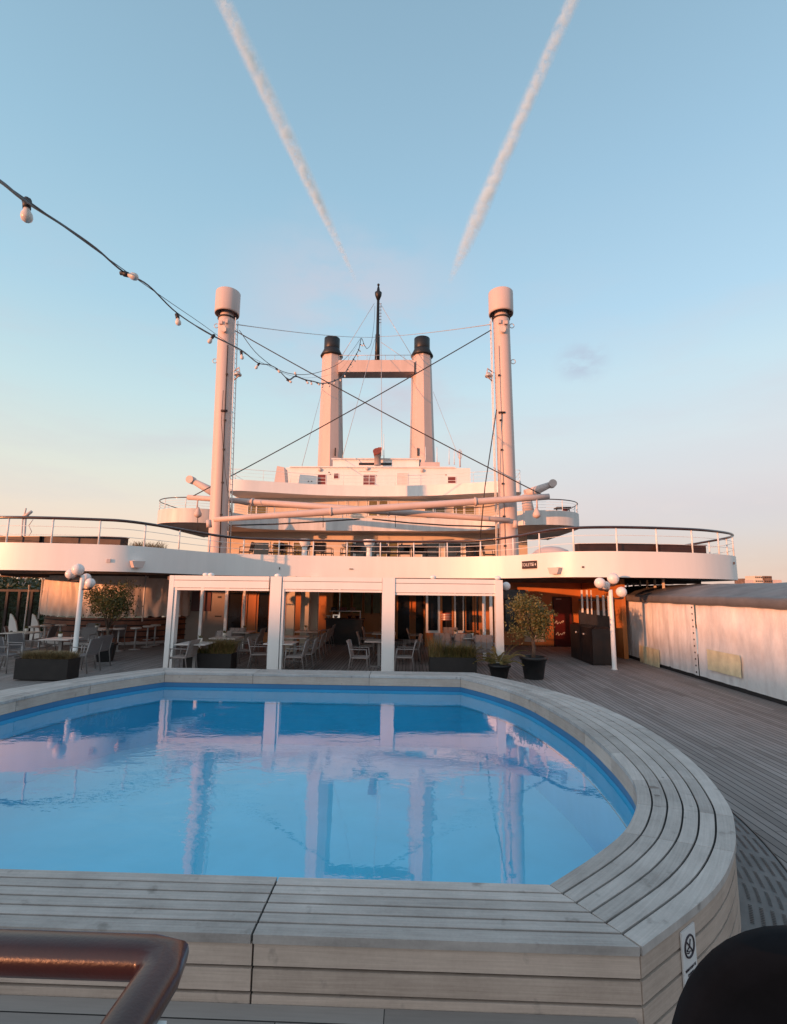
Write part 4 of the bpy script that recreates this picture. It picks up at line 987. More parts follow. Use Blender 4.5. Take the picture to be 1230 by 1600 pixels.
# ================================================================== CONTRAILS AND SMALL CLOUDS
def contrail(P, widths, label, dens, seed, z=2500.):
    pts = [at_z(px, py, z) for px, py in P]
    pts2 = catmull([(*p, w_) for p, w_ in zip(pts, widths)], 10)
    rnd = random.Random(seed); n = 14; mb = MB()
    Pv = [Vector(p[:3]) for p in pts2]
    k0 = 0
    for i, p in enumerate(Pv):
        d = (Pv[min(i+1, len(Pv)-1)]-Pv[max(0, i-1)]).normalized(); a = d.cross(Vector((0, 0, 1))).normalized(); b = a.cross(d)
        wpx = pts2[i][3]; r = wpx/2/800*(p-Vector((0, 0, CZ))).dot(fw)
        for j in range(n):
            q = 2*math.pi*j/n; rj = r*(1.22+.1*rnd.random()); mb.v.append(tuple(p+(a*math.cos(q)+b*math.sin(q)*.8)*rj))
    for i in range(len(Pv)-1):
        for j in range(n): mb.f.append((i*n+j, (i+1)*n+j, (i+1)*n+(j+1) % n, i*n+(j+1) % n)); mb.sm.append(True)
    mb.f.append(tuple(range(n))); mb.f.append(tuple((len(Pv)-1)*n+j for j in range(n-1, -1, -1))); mb.sm += [False]*2
    m = bpy.data.materials.new('contrail_vapour'); m.use_nodes = True; t = m.node_tree; t.nodes.clear()
    o_ = t.nodes.new('ShaderNodeOutputMaterial'); v = t.nodes.new('ShaderNodeVolumePrincipled'); t.links.new(v.outputs[0], o_.inputs['Volume'])
    v.inputs['Color'].default_value = (.87, .975, 1, 1); v.inputs['Anisotropy'].default_value = 0.0
    g = t.nodes.new('ShaderNodeNewGeometry'); nz = t.nodes.new('ShaderNodeTexNoise'); nz.inputs['Scale'].default_value = 1/58.; nz.inputs['Detail'].default_value = 5; nz.inputs['Roughness'].default_value = .82
    t.links.new(g.outputs['Position'], nz.inputs[0])
    r_ = t.nodes.new('ShaderNodeMapRange'); r_.inputs[1].default_value = .46; r_.inputs[2].default_value = .62; r_.inputs[3].default_value = .03; r_.inputs[4].default_value = 1
    t.links.new(nz.outputs[0], r_.inputs[0])
    # fades with distance along the trail (older vapour has spread thin)
    s_ = t.nodes.new('ShaderNodeSeparateXYZ'); t.links.new(g.outputs['Position'], s_.inputs[0])
    fd = t.nodes.new('ShaderNodeMapRange'); fd.inputs[1].default_value = pts[-1].y; fd.inputs[2].default_value = pts[-1].y+(pts[0].y-pts[-1].y)*.42; fd.inputs[3].default_value = .12; fd.inputs[4].default_value = 1
    t.links.new(s_.outputs['Y'], fd.inputs[0])
    # thins out towards the edge of the trail
    dv = (pts[-1]-pts[0]); ln_ = dv.length; dv = dv/ln_; rad = [w_/2/800*(p-Vector((0, 0, CZ))).dot(fw) for p, w_ in zip(pts, widths)]
    def vn(op, a, b):
        x = t.nodes.new('ShaderNodeVectorMath'); x.operation = op; t.links.new(a, x.inputs[0]); x.inputs[1].default_value = b; return x
    rel = vn('SUBTRACT', g.outputs['Position'], pts[0]); cr_ = vn('CROSS_PRODUCT', rel.outputs[0], dv); le = vn('LENGTH', cr_.outputs[0], (0, 0, 0))
    al = vn('DOT_PRODUCT', rel.outputs[0], dv)
    rw = t.nodes.new('ShaderNodeValToRGB'); rw.color_ramp.interpolation = 'LINEAR'; el = rw.color_ramp.elements; mxr = max(rad)
    while len(el) < len(rad): el.new(.5)
    for k_, (p_, r__) in enumerate(zip(pts, rad)): el[k_].position = min(1, max(0, (p_-pts[0]).dot(dv)/ln_)); v_ = r__/mxr; el[k_].color = (v_, v_, v_, 1)
    t.links.new(mathn(t, 'DIVIDE', al.outputs['Value'], ln_), rw.inputs[0])
    q_ = mathn(t, 'DIVIDE', le.outputs['Value'], mathn(t, 'MULTIPLY', rw.outputs[0], mxr*1.15))
    q_ = mathn(t, 'ADD', q_, mathn(t, 'MULTIPLY', mathn(t, 'SUBTRACT', nz.outputs[0], .5), 2.6))
    ef = t.nodes.new('ShaderNodeMapRange'); ef.interpolation_type = 'SMOOTHSTEP'; ef.inputs[1].default_value = 1.0; ef.inputs[2].default_value = .1; ef.inputs[3].default_value = 0; ef.inputs[4].default_value = 1
    t.links.new(q_, ef.inputs[0])
    dd = mathn(t, 'MULTIPLY', mathn(t, 'MULTIPLY', mathn(t, 'MULTIPLY', ef.outputs[0], r_.outputs[0]), dens), fd.outputs[0]); t.links.new(dd, v.inputs['Density'])
    o = mb.build('contrail', m, None, loc=Pv[len(Pv)//2]); tag(o, label, 'contrail', 'contrails')
    try: m.cycles.volume_step_rate = 1.0
    except Exception: pass
contrail([(311, -80), (349, 0), (399, 106), (449, 211), (499, 317), (524, 370), (541, 405), (556, 438)], [30, 30, 31, 28, 22, 15, 12, 7], 'white vapour trail slanting down to the right in the left half of the sky', .10, 3)
contrail([(934, -90), (893, 0), (848, 100), (804, 200), (763, 292), (740, 345), (721, 392), (703, 440)], [27, 27, 25, 26, 28, 30, 24, 10], 'white vapour trail slanting down to the left in the right half of the sky', .09, 4)

# ================================================================== BEYOND THE SHIP
BRICK = pbr('brown_brick', (.25, .16, .12), .8, var=.2, scale=.3)
def far_block(c, sx, sy, h, label, cat='building', rz=0, wins=0, name='building', roofh=0):
    root = empty(name, c, label, cat, rz=rz)
    MB().b2((-sx/2, -sy/2, 0), (sx/2, sy/2, h)).build('wall', BRICK, root, world=False)
    return root
# unseen block added behind the camera so its roofline shades the pool deck
hd = Vector((sdir.x, sdir.y, 0)).normalized(); D_ = 110
wc = Vector((-2, 14.0, 0))+hd*D_; top_z = 1.36+(D_+20)*math.tan(SUN_EL)
blocker = empty('sun_blocker', (wc.x, wc.y, -16.5), 'unseen long block added behind the viewpoint so its roofline shades the pool deck', 'sun blocker', rz=math.atan2(hd.x, -hd.y))
mb = MB(); mb.b2((-160, -40, 0), (160, 0, top_z+16.5-3)); mb.build('wall', BRICK, blocker, world=False)
mb = MB(); mb.add([(-161, 0.6, top_z+13.3), (161, .6, top_z+13.3), (161, -20, top_z+16.5), (-161, -20, top_z+16.5), (-161, -40.6, top_z+13.3), (161, -40.6, top_z+13.3)], [(0, 1, 2, 3), (3, 2, 5, 4), (0, 3, 4), (1, 5, 2)]); mb.build('roof', DARK, blocker, world=False)

def tree_leaves(c, rx, ry, rz_, n, size, seed, shape='blob', flat=.6):
    rnd = random.Random(seed); mb = MB(); cl = []
    for _ in range(max(8, n//28)):
        while True:
            p = Vector((rnd.uniform(-1, 1), rnd.uniform(-1, 1), rnd.uniform(-1, 1)))
            if .35 < p.length < 1: break
        cl.append((p, rnd.uniform(.16, .34)))
    for _ in range(n):
        p, r = cl[rnd.randrange(len(cl))]
        d = Vector((rnd.gauss(0, 1), rnd.gauss(0, 1), rnd.gauss(0, 1)))*r*.55
        q = p+d; w_ = Vector(c)+Vector((q.x*rx, q.y*ry, q.z*rz_))
        a = Vector((rnd.gauss(0, 1), rnd.gauss(0, 1), rnd.gauss(0, .7))).normalized(); b = a.cross(Vector((rnd.gauss(0, 1), rnd.gauss(0, 1), rnd.gauss(0, 1)))).normalized()
        L_ = size*rnd.uniform(.7, 1.3); W_ = L_*.42
        mb.add([w_-a*L_*.5, w_+b*W_*.5, w_+a*L_*.5, w_-b*W_*.5], [(0, 1, 2, 3)])
    return mb
def far_tree(px, ytop, Y, rad, label, seed, zg=-16.5):
    t_ = at_y(px, ytop, Y); c = (t_.x, t_.y, zg); root = empty('shore_tree', c, label, 'tree', 'trees on the far shore')
    hz = t_.z-zg; rz_ = hz*.42
    MB().tube([(t_.x, Y, zg), (t_.x+.3, Y, zg+hz*.5), (t_.x, Y, zg+hz*.8)], [.5, .35, .1], 8).build('trunk', BARK, root)
    tree_leaves((t_.x, Y, t_.z-rz_*.95), rad, rad, rz_, 1300, rad*.22, seed).build('crown', FAR, root)
tl = [(-14, 893, 150, 8, 'large dark tree on the far shore at the very left edge'), (4, 897, 160, 7, 'dark round tree on the far shore just inside the left edge'), (18, 901, 170, 6.5, 'smaller tree on the far shore above the first windscreen post'), (30, 903, 150, 6, 'tree on the far shore above the second windscreen post'), (43, 905, 165, 6.5, 'tree on the far shore directly left of the curtained bar'), (57, 904, 180, 7, 'tree on the far shore partly hidden by the bar curtain'), (12, 916, 120, 7, 'low leafy tree in the front row of the far shore on the left'), (40, 917, 125, 7, 'low leafy tree in the front row of the far shore near the bar')]
for k, (px, yt, Y, r_, lb) in enumerate(tl): far_tree(px, yt, Y, r_, lb, 50+k)
tag(tree_leaves((-330, 420, -4), 260, 60, 12, 5000, 7, 77).build('far_wood', FAR), kind='stuff')
# apartment building far right
a = at_y(1180, 908, 420); b = at_y(1206, 900, 420)
ap = empty('apartment_building', ((a.x+b.x)/2, 420, -17), 'tiny pale apartment block on the horizon at the far right', 'building')
MB().b2((a.x, 420, -17), ((a.x*.55+b.x*.45), 432, b.z)).build('tower', CREAM, ap); MB().b2((a.x*.45+b.x*.55, 420, -17), (b.x, 432, b.z)).build('tower', BRICK, ap)
MB().b2((a.x-1, 421, -17), (b.x+8, 431, b.z-3)).build('podium', MAST, ap)
wn_ = MB()
for ix in range(9):
    xx = a.x+.8+(b.x-a.x-1.6)*ix/8
    if abs(ix-4) > .5:
        for iz in range(5): wn_.b2((xx-.4, 419.7, b.z-1.6-iz*3.1), (xx+.4, 420.05, b.z-.6-iz*3.1))
wn_.build('window_rows', GLASSD, ap)
a = at_y(1160, 907, 500); b = at_y(1172, 904, 500)
o = MB().b2((a.x, 500, -17), (b.x, 512, b.z)).build('low_building', BRICK, None, loc=(a.x, 500, -17)); tag(o, 'tiny dark building on the horizon beside the end of the white deck', 'building')
# distant harbour crane, left
cr_ = empty('harbour_crane', at_y(38, 835, 160), 'distant harbour crane with a raised jib above the left railing', 'crane')
p = at_y(38, 905, 160); q = at_y(38, 808, 160)
lat = MB()
for dx, dy in ((-.6, 0), (.6, 0), (0, .8)): lat.tube([(p.x+dx, 160+dy, -16.5), (q.x+dx*.7, 160+dy, q.z)], .22, 5)
z = -16.5; k = 0
while z < q.z-2: lat.tube([(p.x-.6, 160, z), (p.x+.6, 160, z+2)] if k % 2 else [(p.x+.6, 160, z), (p.x-.6, 160, z+2)], .12, 4); z += 2; k += 1
lat.build('tower', MAST, cr_)
j0 = at_y(36, 809, 160); j1 = at_y(50, 799, 160); MB().tube([j0, j1], [.7, .45], 8).build('jib', MAST, cr_)
j2 = at_y(41, 794, 160); MB().tube([at_y(38, 806, 160), j2], .22, 6).build('gantry', MAST, cr_)

# ================================================================== PAVILION IN FRONT OF THE DECK
YF = lambda px: 13.75+(px-262)/523*.45
pv = empty('pavilion', (CX, 14.3, 0), 'white framed open pavilion with four square posts and deep roof beams behind the pool', 'pavilion')
def pbox(px0, px1, py, z0, z1, dy, name, mat, off=0, parent=pv):
    a = at_y(px0, py, YF(px0)); b = at_y(px1, py, YF(px1)); mb = MB()
    ya, yb = a.y+off, b.y+off
    vs = [(a.x, ya, z0), (b.x, yb, z0), (b.x, yb+dy, z0), (a.x, ya+dy, z0), (a.x, ya, z1), (b.x, yb, z1), (b.x, yb+dy, z1), (a.x, ya+dy, z1)]
    mb.add(vs, [(3, 2, 1, 0), (4, 5, 6, 7), (0, 1, 5, 4), (1, 2, 6, 5), (2, 3, 7, 6), (3, 0, 4, 7)])
    return mb.build(name, mat, parent)
zT = 2.53
for a_, b_ in ((258.5, 266), (267, 271)): pbox(a_, b_, 990, 0, zT, .2, 'post', POSTW, off=0 if a_ < 260 else .03)
for a_, b_ in ((419.5, 437), (438, 441.5)): pbox(a_, b_, 990, 0, zT, .22, 'post', POSTW, off=-.03 if a_ < 420 else .0)
pbox(596.5, 616.5, 990, 0, zT, .22, 'post', POSTW, off=-.03)
pbox(775, 787, 990, 0, zT-.03, .22, 'post', POSTW, off=-.03)
for (x0, x1, zt_, zb_) in ((271, 420, 2.53, 2.14), (441.5, 597, 2.53, 2.13), (616.5, 776, 2.51, 2.07)):
    o = pbox(x0, x1, 911, zb_+.07, zt_, .16, 'roof_beam', POSTW)
    pbox(x0, x1, 911, zb_, zb_+.06, .13, 'trim', POSTW, off=.02, parent=o)
    pbox(x0, x1, 911, zt_-.13, zt_-.118, .01, 'groove', ROPE, off=-.003, parent=o)
mb = MB(); a = at_y(262, 905, 13.95); b = at_y(783, 905, 14.4)
mb.add([(a.x, a.y, zT-.12), (b.x, b.y, zT-.12), (b.x-.1, 19.2, zT-.10), (a.x, 19.2, zT-.10), (a.x, a.y, zT-.02), (b.x, b.y, zT-.05), (b.x-.1, 19.2, zT-.02), (a.x, 19.2, zT-.02)], [(3, 2, 1, 0), (4, 5, 6, 7), (0, 1, 5, 4), (1, 2, 6, 5), (2, 3, 7, 6), (3, 0, 4, 7)])
mb.build('roof_sheet', SOFF, pv)
for k in range(5):
    yy = 15+k*.95; MB().b2((a.x+.1, yy, zT-.2), (b.x-.2, yy+.08, zT-.115)).build('rafter', POSTW if k == 0 else SOFF, pv)
# slim posts inside
for px, Y in ((312, 17.6), (351, 18.4), (379, 19.0), (768, 18.4), (757, 17.2)):
    p = at_y(px, 985, Y); MB().b2((p.x-.05, Y, 0), (p.x+.05, Y+.1, zT-.12)).build('slim_post', POSTW, pv)
for px in (330, 434, 677, 778, 322):
    p = at_y(px, 899+ (px-262)*.022, YF(px)+.1); MB().sphere((p.x, p.y, zT+.03), .09, 12, (1, 1, .6)).build('roof_light', POSTW, pv)

# ------------------------------------------------------------------ fascia fittings
def fascia_y(px, py):
    # distance at which the view ray meets the deck fascia outline
    d = _ray(px, py); best_ = None
    for p, q in zip(edge, edge[1:]):
        ex, ey = q[0]-p[0], q[1]-p[1]; den = d.x*ey-d.y*ex
        if abs(den) < 1e-9: continue
        t_ = (p[0]*ey-p[1]*ex)/den; u_ = (p[0]*d.y-p[1]*d.x)/den
        if 0 <= u_ <= 1 and t_ > 0 and (best_ is None or t_ < best_[0]): best_ = (t_, Vector((ey, -ex, 0)).normalized())
    P_ = d*best_[0]+Vector((0, 0, CZ)); n_ = best_[1]
    if n_.y > 0: n_ = -n_
    return P_, n_
pS, nS = fascia_y(828, 882.5); axr = Vector((-nS.y, nS.x, 0)); 
if axr.x < 0: axr = -axr
sg = empty('toilets_sign', pS, 'small dark brown sign with white toilets lettering on the white deck edge', 'sign')
mb = MB(); obox(pS+nS*.02, .70, .03, .26, mb, (axr, nS, Vector((0, 0, 1)))); mb.build('plate', BROWN, sg)
LET = pbr('white_lettering', (.75, .70, .66), .5)
text_obj('TOILETS', .15, LET, sg, pS+nS*.037-axr*.10, axr, Vector((0, 0, 1)), nS)
sy_ = MB()
for dx in (.15, .205): 
    c = pS+nS*.038+axr*dx; sy_.sphere(tuple(c+Vector((0, 0, .05))), .015, 8); obox(c-Vector((0, 0, .01)), .025, .006, .07, sy_, (axr, nS, Vector((0, 0, 1))))
c = pS+nS*.038+axr*.30; sy_.add([c+axr*.03+Vector((0, 0, 0)), c+Vector((0, 0, .055)), c-axr*.03, c-Vector((0, 0, .045))], [(0, 1, 2, 3)])
sy_.build('pictograms', LET, sg)
for px, py, lb in ((212, 882, 'pale tapered uplight box at the left on the white deck edge'), (870, 892, 'pale tapered uplight box near the toilets sign on the deck edge')):
    P_, n_ = fascia_y(px, py); ax_ = Vector((-n_.y, n_.x, 0)); c = P_+n_*.12; r0 = empty('wall_lamp', c, lb, 'wall lamp', 'wall lamps on the deck edge')
    vs = [c+ax_*(x*w_)+n_*(y*.1)+Vector((0, 0, z)) for z, w_ in ((-.10, .13), (.10, .20)) for x, y in ((-1, -1), (1, -1), (1, 1), (-1, 1))]
    MB().add(vs, [(3, 2, 1, 0), (4, 5, 6, 7), (0, 1, 5, 4), (1, 2, 6, 5), (2, 3, 7, 6), (3, 0, 4, 7)]).build('housing', MAST, r0)
    MB().box(tuple(c+Vector((0, 0, .105))), (.26, .16, .012), rz=math.atan2(ax_.y, ax_.x)).build('lens', POSTW, r0)
for px, py, lb, sz in ((170, 876, 'small pale square fitting on the left part of the white deck edge', (.10, .10)), (437, 888, 'small dark hook on the middle of the deck edge', (.03, .08)), (549, 889, 'short flat bracket on the middle of the deck edge', (.14, .03)), (911, 886, 'small dark bracket on the right part of the deck edge', (.06, .05)), (1146, 880, 'small dark patch near the right end of the deck edge', (.04, .08))):
    P_, n_ = fascia_y(px, py); ax_ = Vector((-n_.y, n_.x, 0)); mb = MB(); obox(P_+n_*.02, sz[0], .04, sz[1], mb, (ax_, n_, Vector((0, 0, 1))))
    tag(mb.build('fascia_bracket', MAST if px == 170 else ROPE, None, loc=P_), lb, 'bracket')

# ------------------------------------------------------------------ canvas side screen and its roof (right)
def canvas_mat(name, col, dark):
    m = bpy.data.materials.new(name); m.use_nodes = True; t = m.node_tree; n = t.nodes; l = t.links; b = n['Principled BSDF']
    g = n.new('ShaderNodeNewGeometry'); mp = n.new('ShaderNodeMapping'); mp.inputs['Scale'].default_value = (1, 1.4, .8); l.new(g.outputs['Position'], mp.inputs[0])
    nz = n.new('ShaderNodeTexNoise'); nz.inputs['Scale'].default_value = 2.2; nz.inputs['Detail'].default_value = 8; nz.inputs['Roughness'].default_value = .65; l.new(mp.outputs[0], nz.inputs[0])
    r = n.new('ShaderNodeMapRange'); r.inputs[1].default_value = .32; r.inputs[2].default_value = .62; l.new(nz.outputs[0], r.inputs[0])
    mx = n.new('ShaderNodeMix'); mx.data_type = 'RGBA'; mx.inputs[6].default_value = (*dark, 1); mx.inputs[7].default_value = (*col, 1); l.new(r.outputs[0], mx.inputs[0])
    l.new(mx.outputs[2], b.inputs['Base Color']); b.inputs['Roughness'].default_value = .45
    n2 = n.new('ShaderNodeTexNoise'); n2.inputs['Scale'].default_value = 5; n2.inputs['Detail'].default_value = 5; l.new(mp.outputs[0], n2.inputs[0])
    bp = n.new('ShaderNodeBump'); bp.inputs['Strength'].default_value = .35; bp.inputs['Distance'].default_value = .03; l.new(n2.outputs[0], bp.inputs['Height']); l.new(bp.outputs[0], b.inputs['Normal'])
    return m
CVS = canvas_mat('white_canvas', (.80, .785, .77), (.66, .635, .62))
TARP = pbr('grey_tarpaulin', (.15, .15, .155), .5, var=.2, scale=1.5, streak=0, bump=.3, bscale=4)
from mathutils import noise as mno
XC = 7.5
def cloth(y0, y1, z0, z1, x, amp, seed, folds=1.0, ny=150, nz_=30):
    mb = MB()
    for j in range(nz_+1):
        for i in range(ny+1):
            y = y0+(y1-y0)*i/ny; z = z0+(z1-z0)*j/nz_
            v = j/nz_
            d = mno.noise(Vector((y*2.3*folds+seed, z*.35, seed)))*amp + mno.noise(Vector((y*6*folds+seed, z*.8+y*.7, 3.1)))*amp*.45*(1-.5*v) + mno.noise(Vector((y*.8, z*1.5, seed*2)))*amp*1.2*math.sin(math.pi*v)
            mb.v.append((x+d, y, z))
    for j in range(nz_):
        for i in range(ny): mb.f.append((j*(ny+1)+i, (j+1)*(ny+1)+i, (j+1)*(ny+1)+i+1, j*(ny+1)+i+1)); mb.sm.append(True)
    return mb
cs = empty('canvas_screen', (XC, 13, 0), 'long off white canvas side screen with curved grey tarpaulin roof on the right', 'canvas screen')
cloth(13.98, 20.5, .1, 1.95, XC, .035, 2.0, 1.5).build('canvas_panel', CVS, cs)
cloth(7.0, 13.92, .1, 1.95, XC, .05, 9.0, .8).build('canvas_panel', CVS, cs)
MB().b2((XC+.02, 5, 0), (XC+.14, 20.5, .11)).build('base_beam', DARK, cs)
mb = MB()
for k in range(11): mb.tube([(XC-.045, 14.0, .18+k*.165), (XC-.03, 14.0, .18+k*.165)], .022, 8)
mb.build('eyelets', DARK, cs)
MB().b2((XC-.032, 13.93, .1), (XC-.02, 14.08, 1.95)).build('lacing_strip', CVS, cs)
YEL = pbr('yellow_lit_film', (.90, .81, .53), .3, var=.12, scale=5, bump=.3, bscale=6)  # light through the film windows put into a pale yellow colour
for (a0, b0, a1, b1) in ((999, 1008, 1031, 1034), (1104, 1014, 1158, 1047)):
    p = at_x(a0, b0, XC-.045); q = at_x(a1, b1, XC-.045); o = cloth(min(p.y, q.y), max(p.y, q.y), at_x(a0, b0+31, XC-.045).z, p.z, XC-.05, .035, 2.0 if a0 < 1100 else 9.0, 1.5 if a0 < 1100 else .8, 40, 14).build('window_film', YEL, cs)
mb = MB(); prof = [(XC-.03, 1.90), (XC-.10, 1.93), (XC-.12, 2.02), (XC-.08, 2.12), (XC+.1, 2.17), (XC+.6, 2.32), (XC+1.2, 2.44), (XC+1.9, 2.50), (XC+2.6, 2.44), (XC+3.3, 2.25), (XC+3.8, 1.9), (XC+3.9, .2)]
NYR = 90; prof = catmull([(p[0], p[1]) for p in prof], 4)
for i in range(NYR+1):
    y = 6+(21-6)*i/NYR; sag = .035*abs(math.sin(math.pi*y/1.35))
    for (x, z) in prof: 
        f_ = min(1, max(0, (x-XC)/.6)); mb.v.append((x, y, z-(.04-sag)*f_+mno.noise(Vector((x*2, y*2, 1)))*.02))
np_ = len(prof)
for i in range(NYR):
    for j in range(np_-1): mb.f.append((i*np_+j, i*np_+j+1, (i+1)*np_+j+1, (i+1)*np_+j)); mb.sm.append(True)
mb.build('tarpaulin_roof', TARP, cs)
for y in (8, 10, 12, 14, 16, 18, 20): MB().b2((XC+.12, y, 0), (XC+.18, y+.06, 2.1)).build('support_post', POSTW, cs)
mb = MB()
for x, y0, r_ in ((933, 884+26, 0),): pass
for k in range(6):
    yy = 17.2+k*.8; 
    tag(MB().b2((8.3+.1*k, yy, 2.30), (8.36+.1*k, yy+.06, 2.66)).build('roof_hanger', CREAM if k < 5 else POSTW, None, loc=(8.3+.1*k, yy, 2.3)), 'short hanger strut between tarpaulin roof and deck underside', 'strut', 'hanger struts above the tarpaulin roof')

# ------------------------------------------------------------------ globe lamp posts
def lamp(px, py, Y, ztop, globes, label):
    b = at_y(px, py, Y); root = empty('lamp_post', (b.x, Y, 0), label, 'street lamp', 'globe lamp posts')
    MB().lathe([(.09, 0), (.09, .02), (.065, .04), (.06, ztop-.2), (.055, ztop)], (b.x, Y, 0), 18).build('post', POSTW, root)
    for k, (gx, gy, dy, r) in enumerate(globes):
        g_ = at_y(gx, gy, Y+dy); s_ = MB().sphere((g_.x, g_.y, g_.z), r, 24).build('globe', GLOBE, root)
        mb = MB(); mb.tube([(b.x, Y, g_.z-r-.04), (g_.x, g_.y, g_.z-r-.04)], .022, 8); mb.lathe([(.05, -.03), (.06, .03)], (g_.x, g_.y, g_.z-r-.02), 14); mb.build('arm', BROWN, root)
    return root
lamp(119, 1000, 14.2, 2.52, [(122, 890, -.1, .165), (110.5, 897, .15, .14), (135, 903, .35, .13), (141, 911, -.1, .135)], 'white lamp post with four opal globes in front of the curtained bar')
lamp(958, 1000, 15.45, 2.28, [(958, 904, 0, .17), (937.5, 911, -.1, .16), (947, 915, .4, .13), (971, 925, 0, .155)], 'white lamp post with opal globes in front of the canvas screen')
g_ = at_y(791, 916, 14.6); wl = empty('globe_lamp', g_, 'single opal globe lamp fixed to the right corner post of the pavilion', 'lamp')
MB().sphere(tuple(g_), .12, 20).build('globe', GLOBE, wl); MB().tube([g_-Vector((.3, .1, .14)), g_-Vector((0, 0, .13))], .02, 6).build('bracket', BROWN, wl)

# ------------------------------------------------------------------ round bar with curtains (left)
bc = (-12.35, 23.0); br_ = 3.45
bar = empty('round_bar', (bc[0], bc[1], 0), 'round wooden bar closed with scalloped white curtains under the left deck', 'bar')
arc = lambda r, a0, a1, n: [(bc[0]+r*math.cos(a0+(a1-a0)*k/n), bc[1]+r*math.sin(a0+(a1-a0)*k/n)) for k in range(n+1)]
MB().wall(arc(br_-.15, R(190), R(352), 40), .1, 1.02, .1).build('counter_front', BARW, bar)
mb = MB()
for z in (.28, .5, .72, .92): mb.tube([(x, y, z) for x, y in arc(br_-.13, R(190), R(352), 40)], .022, 5)
mb.build('counter_mouldings', BROWN, bar)
MB().wall(arc(br_-.10, R(190), R(352), 40), 0, .1, .1).build('plinth', STEEL, bar)
mb = MB()
k_n = 220
for j in range(12):
    for i in range(k_n+1):
        a = R(186)+R(352-186)*i/k_n; v = j/11; z0 = 1.02+.06*abs(math.sin(a*26)); z = z0+(ZB-.03-z0)*v
        rr_ = br_+.04*math.sin(a*9+1)*(1-v*.5)+.05*(1-v)**3*math.sin(a*52)+mno.noise(Vector((a*14, z*1.2, 0)))*.05
        mb.v.append((bc[0]+rr_*math.cos(a), bc[1]+rr_*math.sin(a), z))
for j in range(11):
    for i in range(k_n): mb.f.append((j*(k_n+1)+i, j*(k_n+1)+i+1, (j+1)*(k_n+1)+i+1, (j+1)*(k_n+1)+i)); mb.sm.append(True)
mb.build('curtain', canvas_mat('sun_tinted_curtain', (.80, .68, .58), (.64, .53, .45)), bar)  # white curtain; its warm tint stands for orange sunlight
for px in (62, 224): 
    p = at_y(px, 950, 19.9 if px > 100 else 20.6); MB().tube([(p.x, p.y, .9), (p.x, p.y, ZB)], .03, 8).build('curtain_pole', POSTW, bar)

# bar stools
def make_stool():
    root = empty('bar_stool', (0, 0, 0), '', 'bar stool', 'bar stools round the bar')
    MB().lathe([(.17, .72), (.19, .74), (.19, .77), (.16, .785)], (0, 0, 0), 18).build('seat', TABLET, root, world=False)
    MB().lathe([(.03, .03), (.028, .73)], (0, 0, 0), 10).build('pole', STEEL, root, world=False)
    MB().lathe([(.20, 0), (.20, .015), (.05, .035)], (0, 0, 0), 18).build('base', STEEL, root, world=False)
    MB().tube([(.14*math.cos(a), .14*math.sin(a), .27) for a in [k*math.pi/8 for k in range(16)]], .012, 6, close=True).build('foot_ring', STEEL, root, world=False)
    return root
stool = make_stool()
# ------------------------------------------------------------------ chairs and tables
def make_armchair(name, seatm, framem, cat='chair', slats=3):
    root = empty(name, (0, 0, 0), '', cat)
    mb = MB()
    for k in range(slats*2): x0 = -.25+.5*k/(slats*2); mb.b2((x0+.006, -.20, .42), (x0+.5/(slats*2)-.006, .24, .45), bev=.004)
    mb.build('seat', seatm, root, world=False)
    mb = MB()
    for k in range(slats):
        x0 = -.25+.5*k/slats; w_ = .5/slats-.014; P = []
        pts = [(-.20, .46), (-.235, .62), (-.285, .78), (-.32, .87)]
        A_ = [(x0+.007, y, z) for y, z in pts]; B_ = [(x0+.007+w_, y, z) for y, z in pts]; A2 = [(x, y-.022, z) for x, y, z in A_]; B2 = [(x, y-.022, z) for x, y, z in B_]
        mb.strip(A_, B_); mb.strip(B2, A2); mb.strip(A2, A_); mb.strip(B_, B2); mb.add([A_[-1], B_[-1], B2[-1], A2[-1]], [(0, 1, 2, 3)])
    mb.build('backrest', seatm, root, world=False)
    for s_ in (-1, 1):
        MB().tube([(s_*.27, .24, .0), (s_*.27, .22, .45), (s_*.27, .20, .64)], .015, 8).build('leg', framem, root, world=False)
        MB().tube([(s_*.27, -.29, .0), (s_*.27, -.21, .45), (s_*.26, -.30, .86)], .015, 8).build('leg', framem, root, world=False)
        MB().box((s_*.27, -.01, .655), (.045, .46, .022), bev=.006).build('armrest', framem, root, world=False)
    MB().b2((-.27, .20, .40), (.27, .225, .425)).build('seat_frame', framem, root, world=False)
    return root
def make_table(name, top, leg, sz=.8, ped=True, cat='table'):
    root = empty(name, (0, 0, 0), '', cat)
    MB().box((0, 0, .735), (sz, sz, .03), bev=.008).build('tabletop', top, root, world=False)
    if ped:
        MB().box((0, 0, .37), (.08, .08, .70)).build('leg', leg, root, world=False); mb = MB().box((0, 0, .02), (.5, .06, .035)); mb.box((0, 0, .0205), (.06, .5, .034)); mb.build('base', leg, root, world=False)
    else:
        for x in (-1, 1):
            for y in (-1, 1): MB().box((x*(sz/2-.05), y*(sz/2-.05), .36), (.04, .04, .72)).build('leg', leg, root, world=False)
    return root
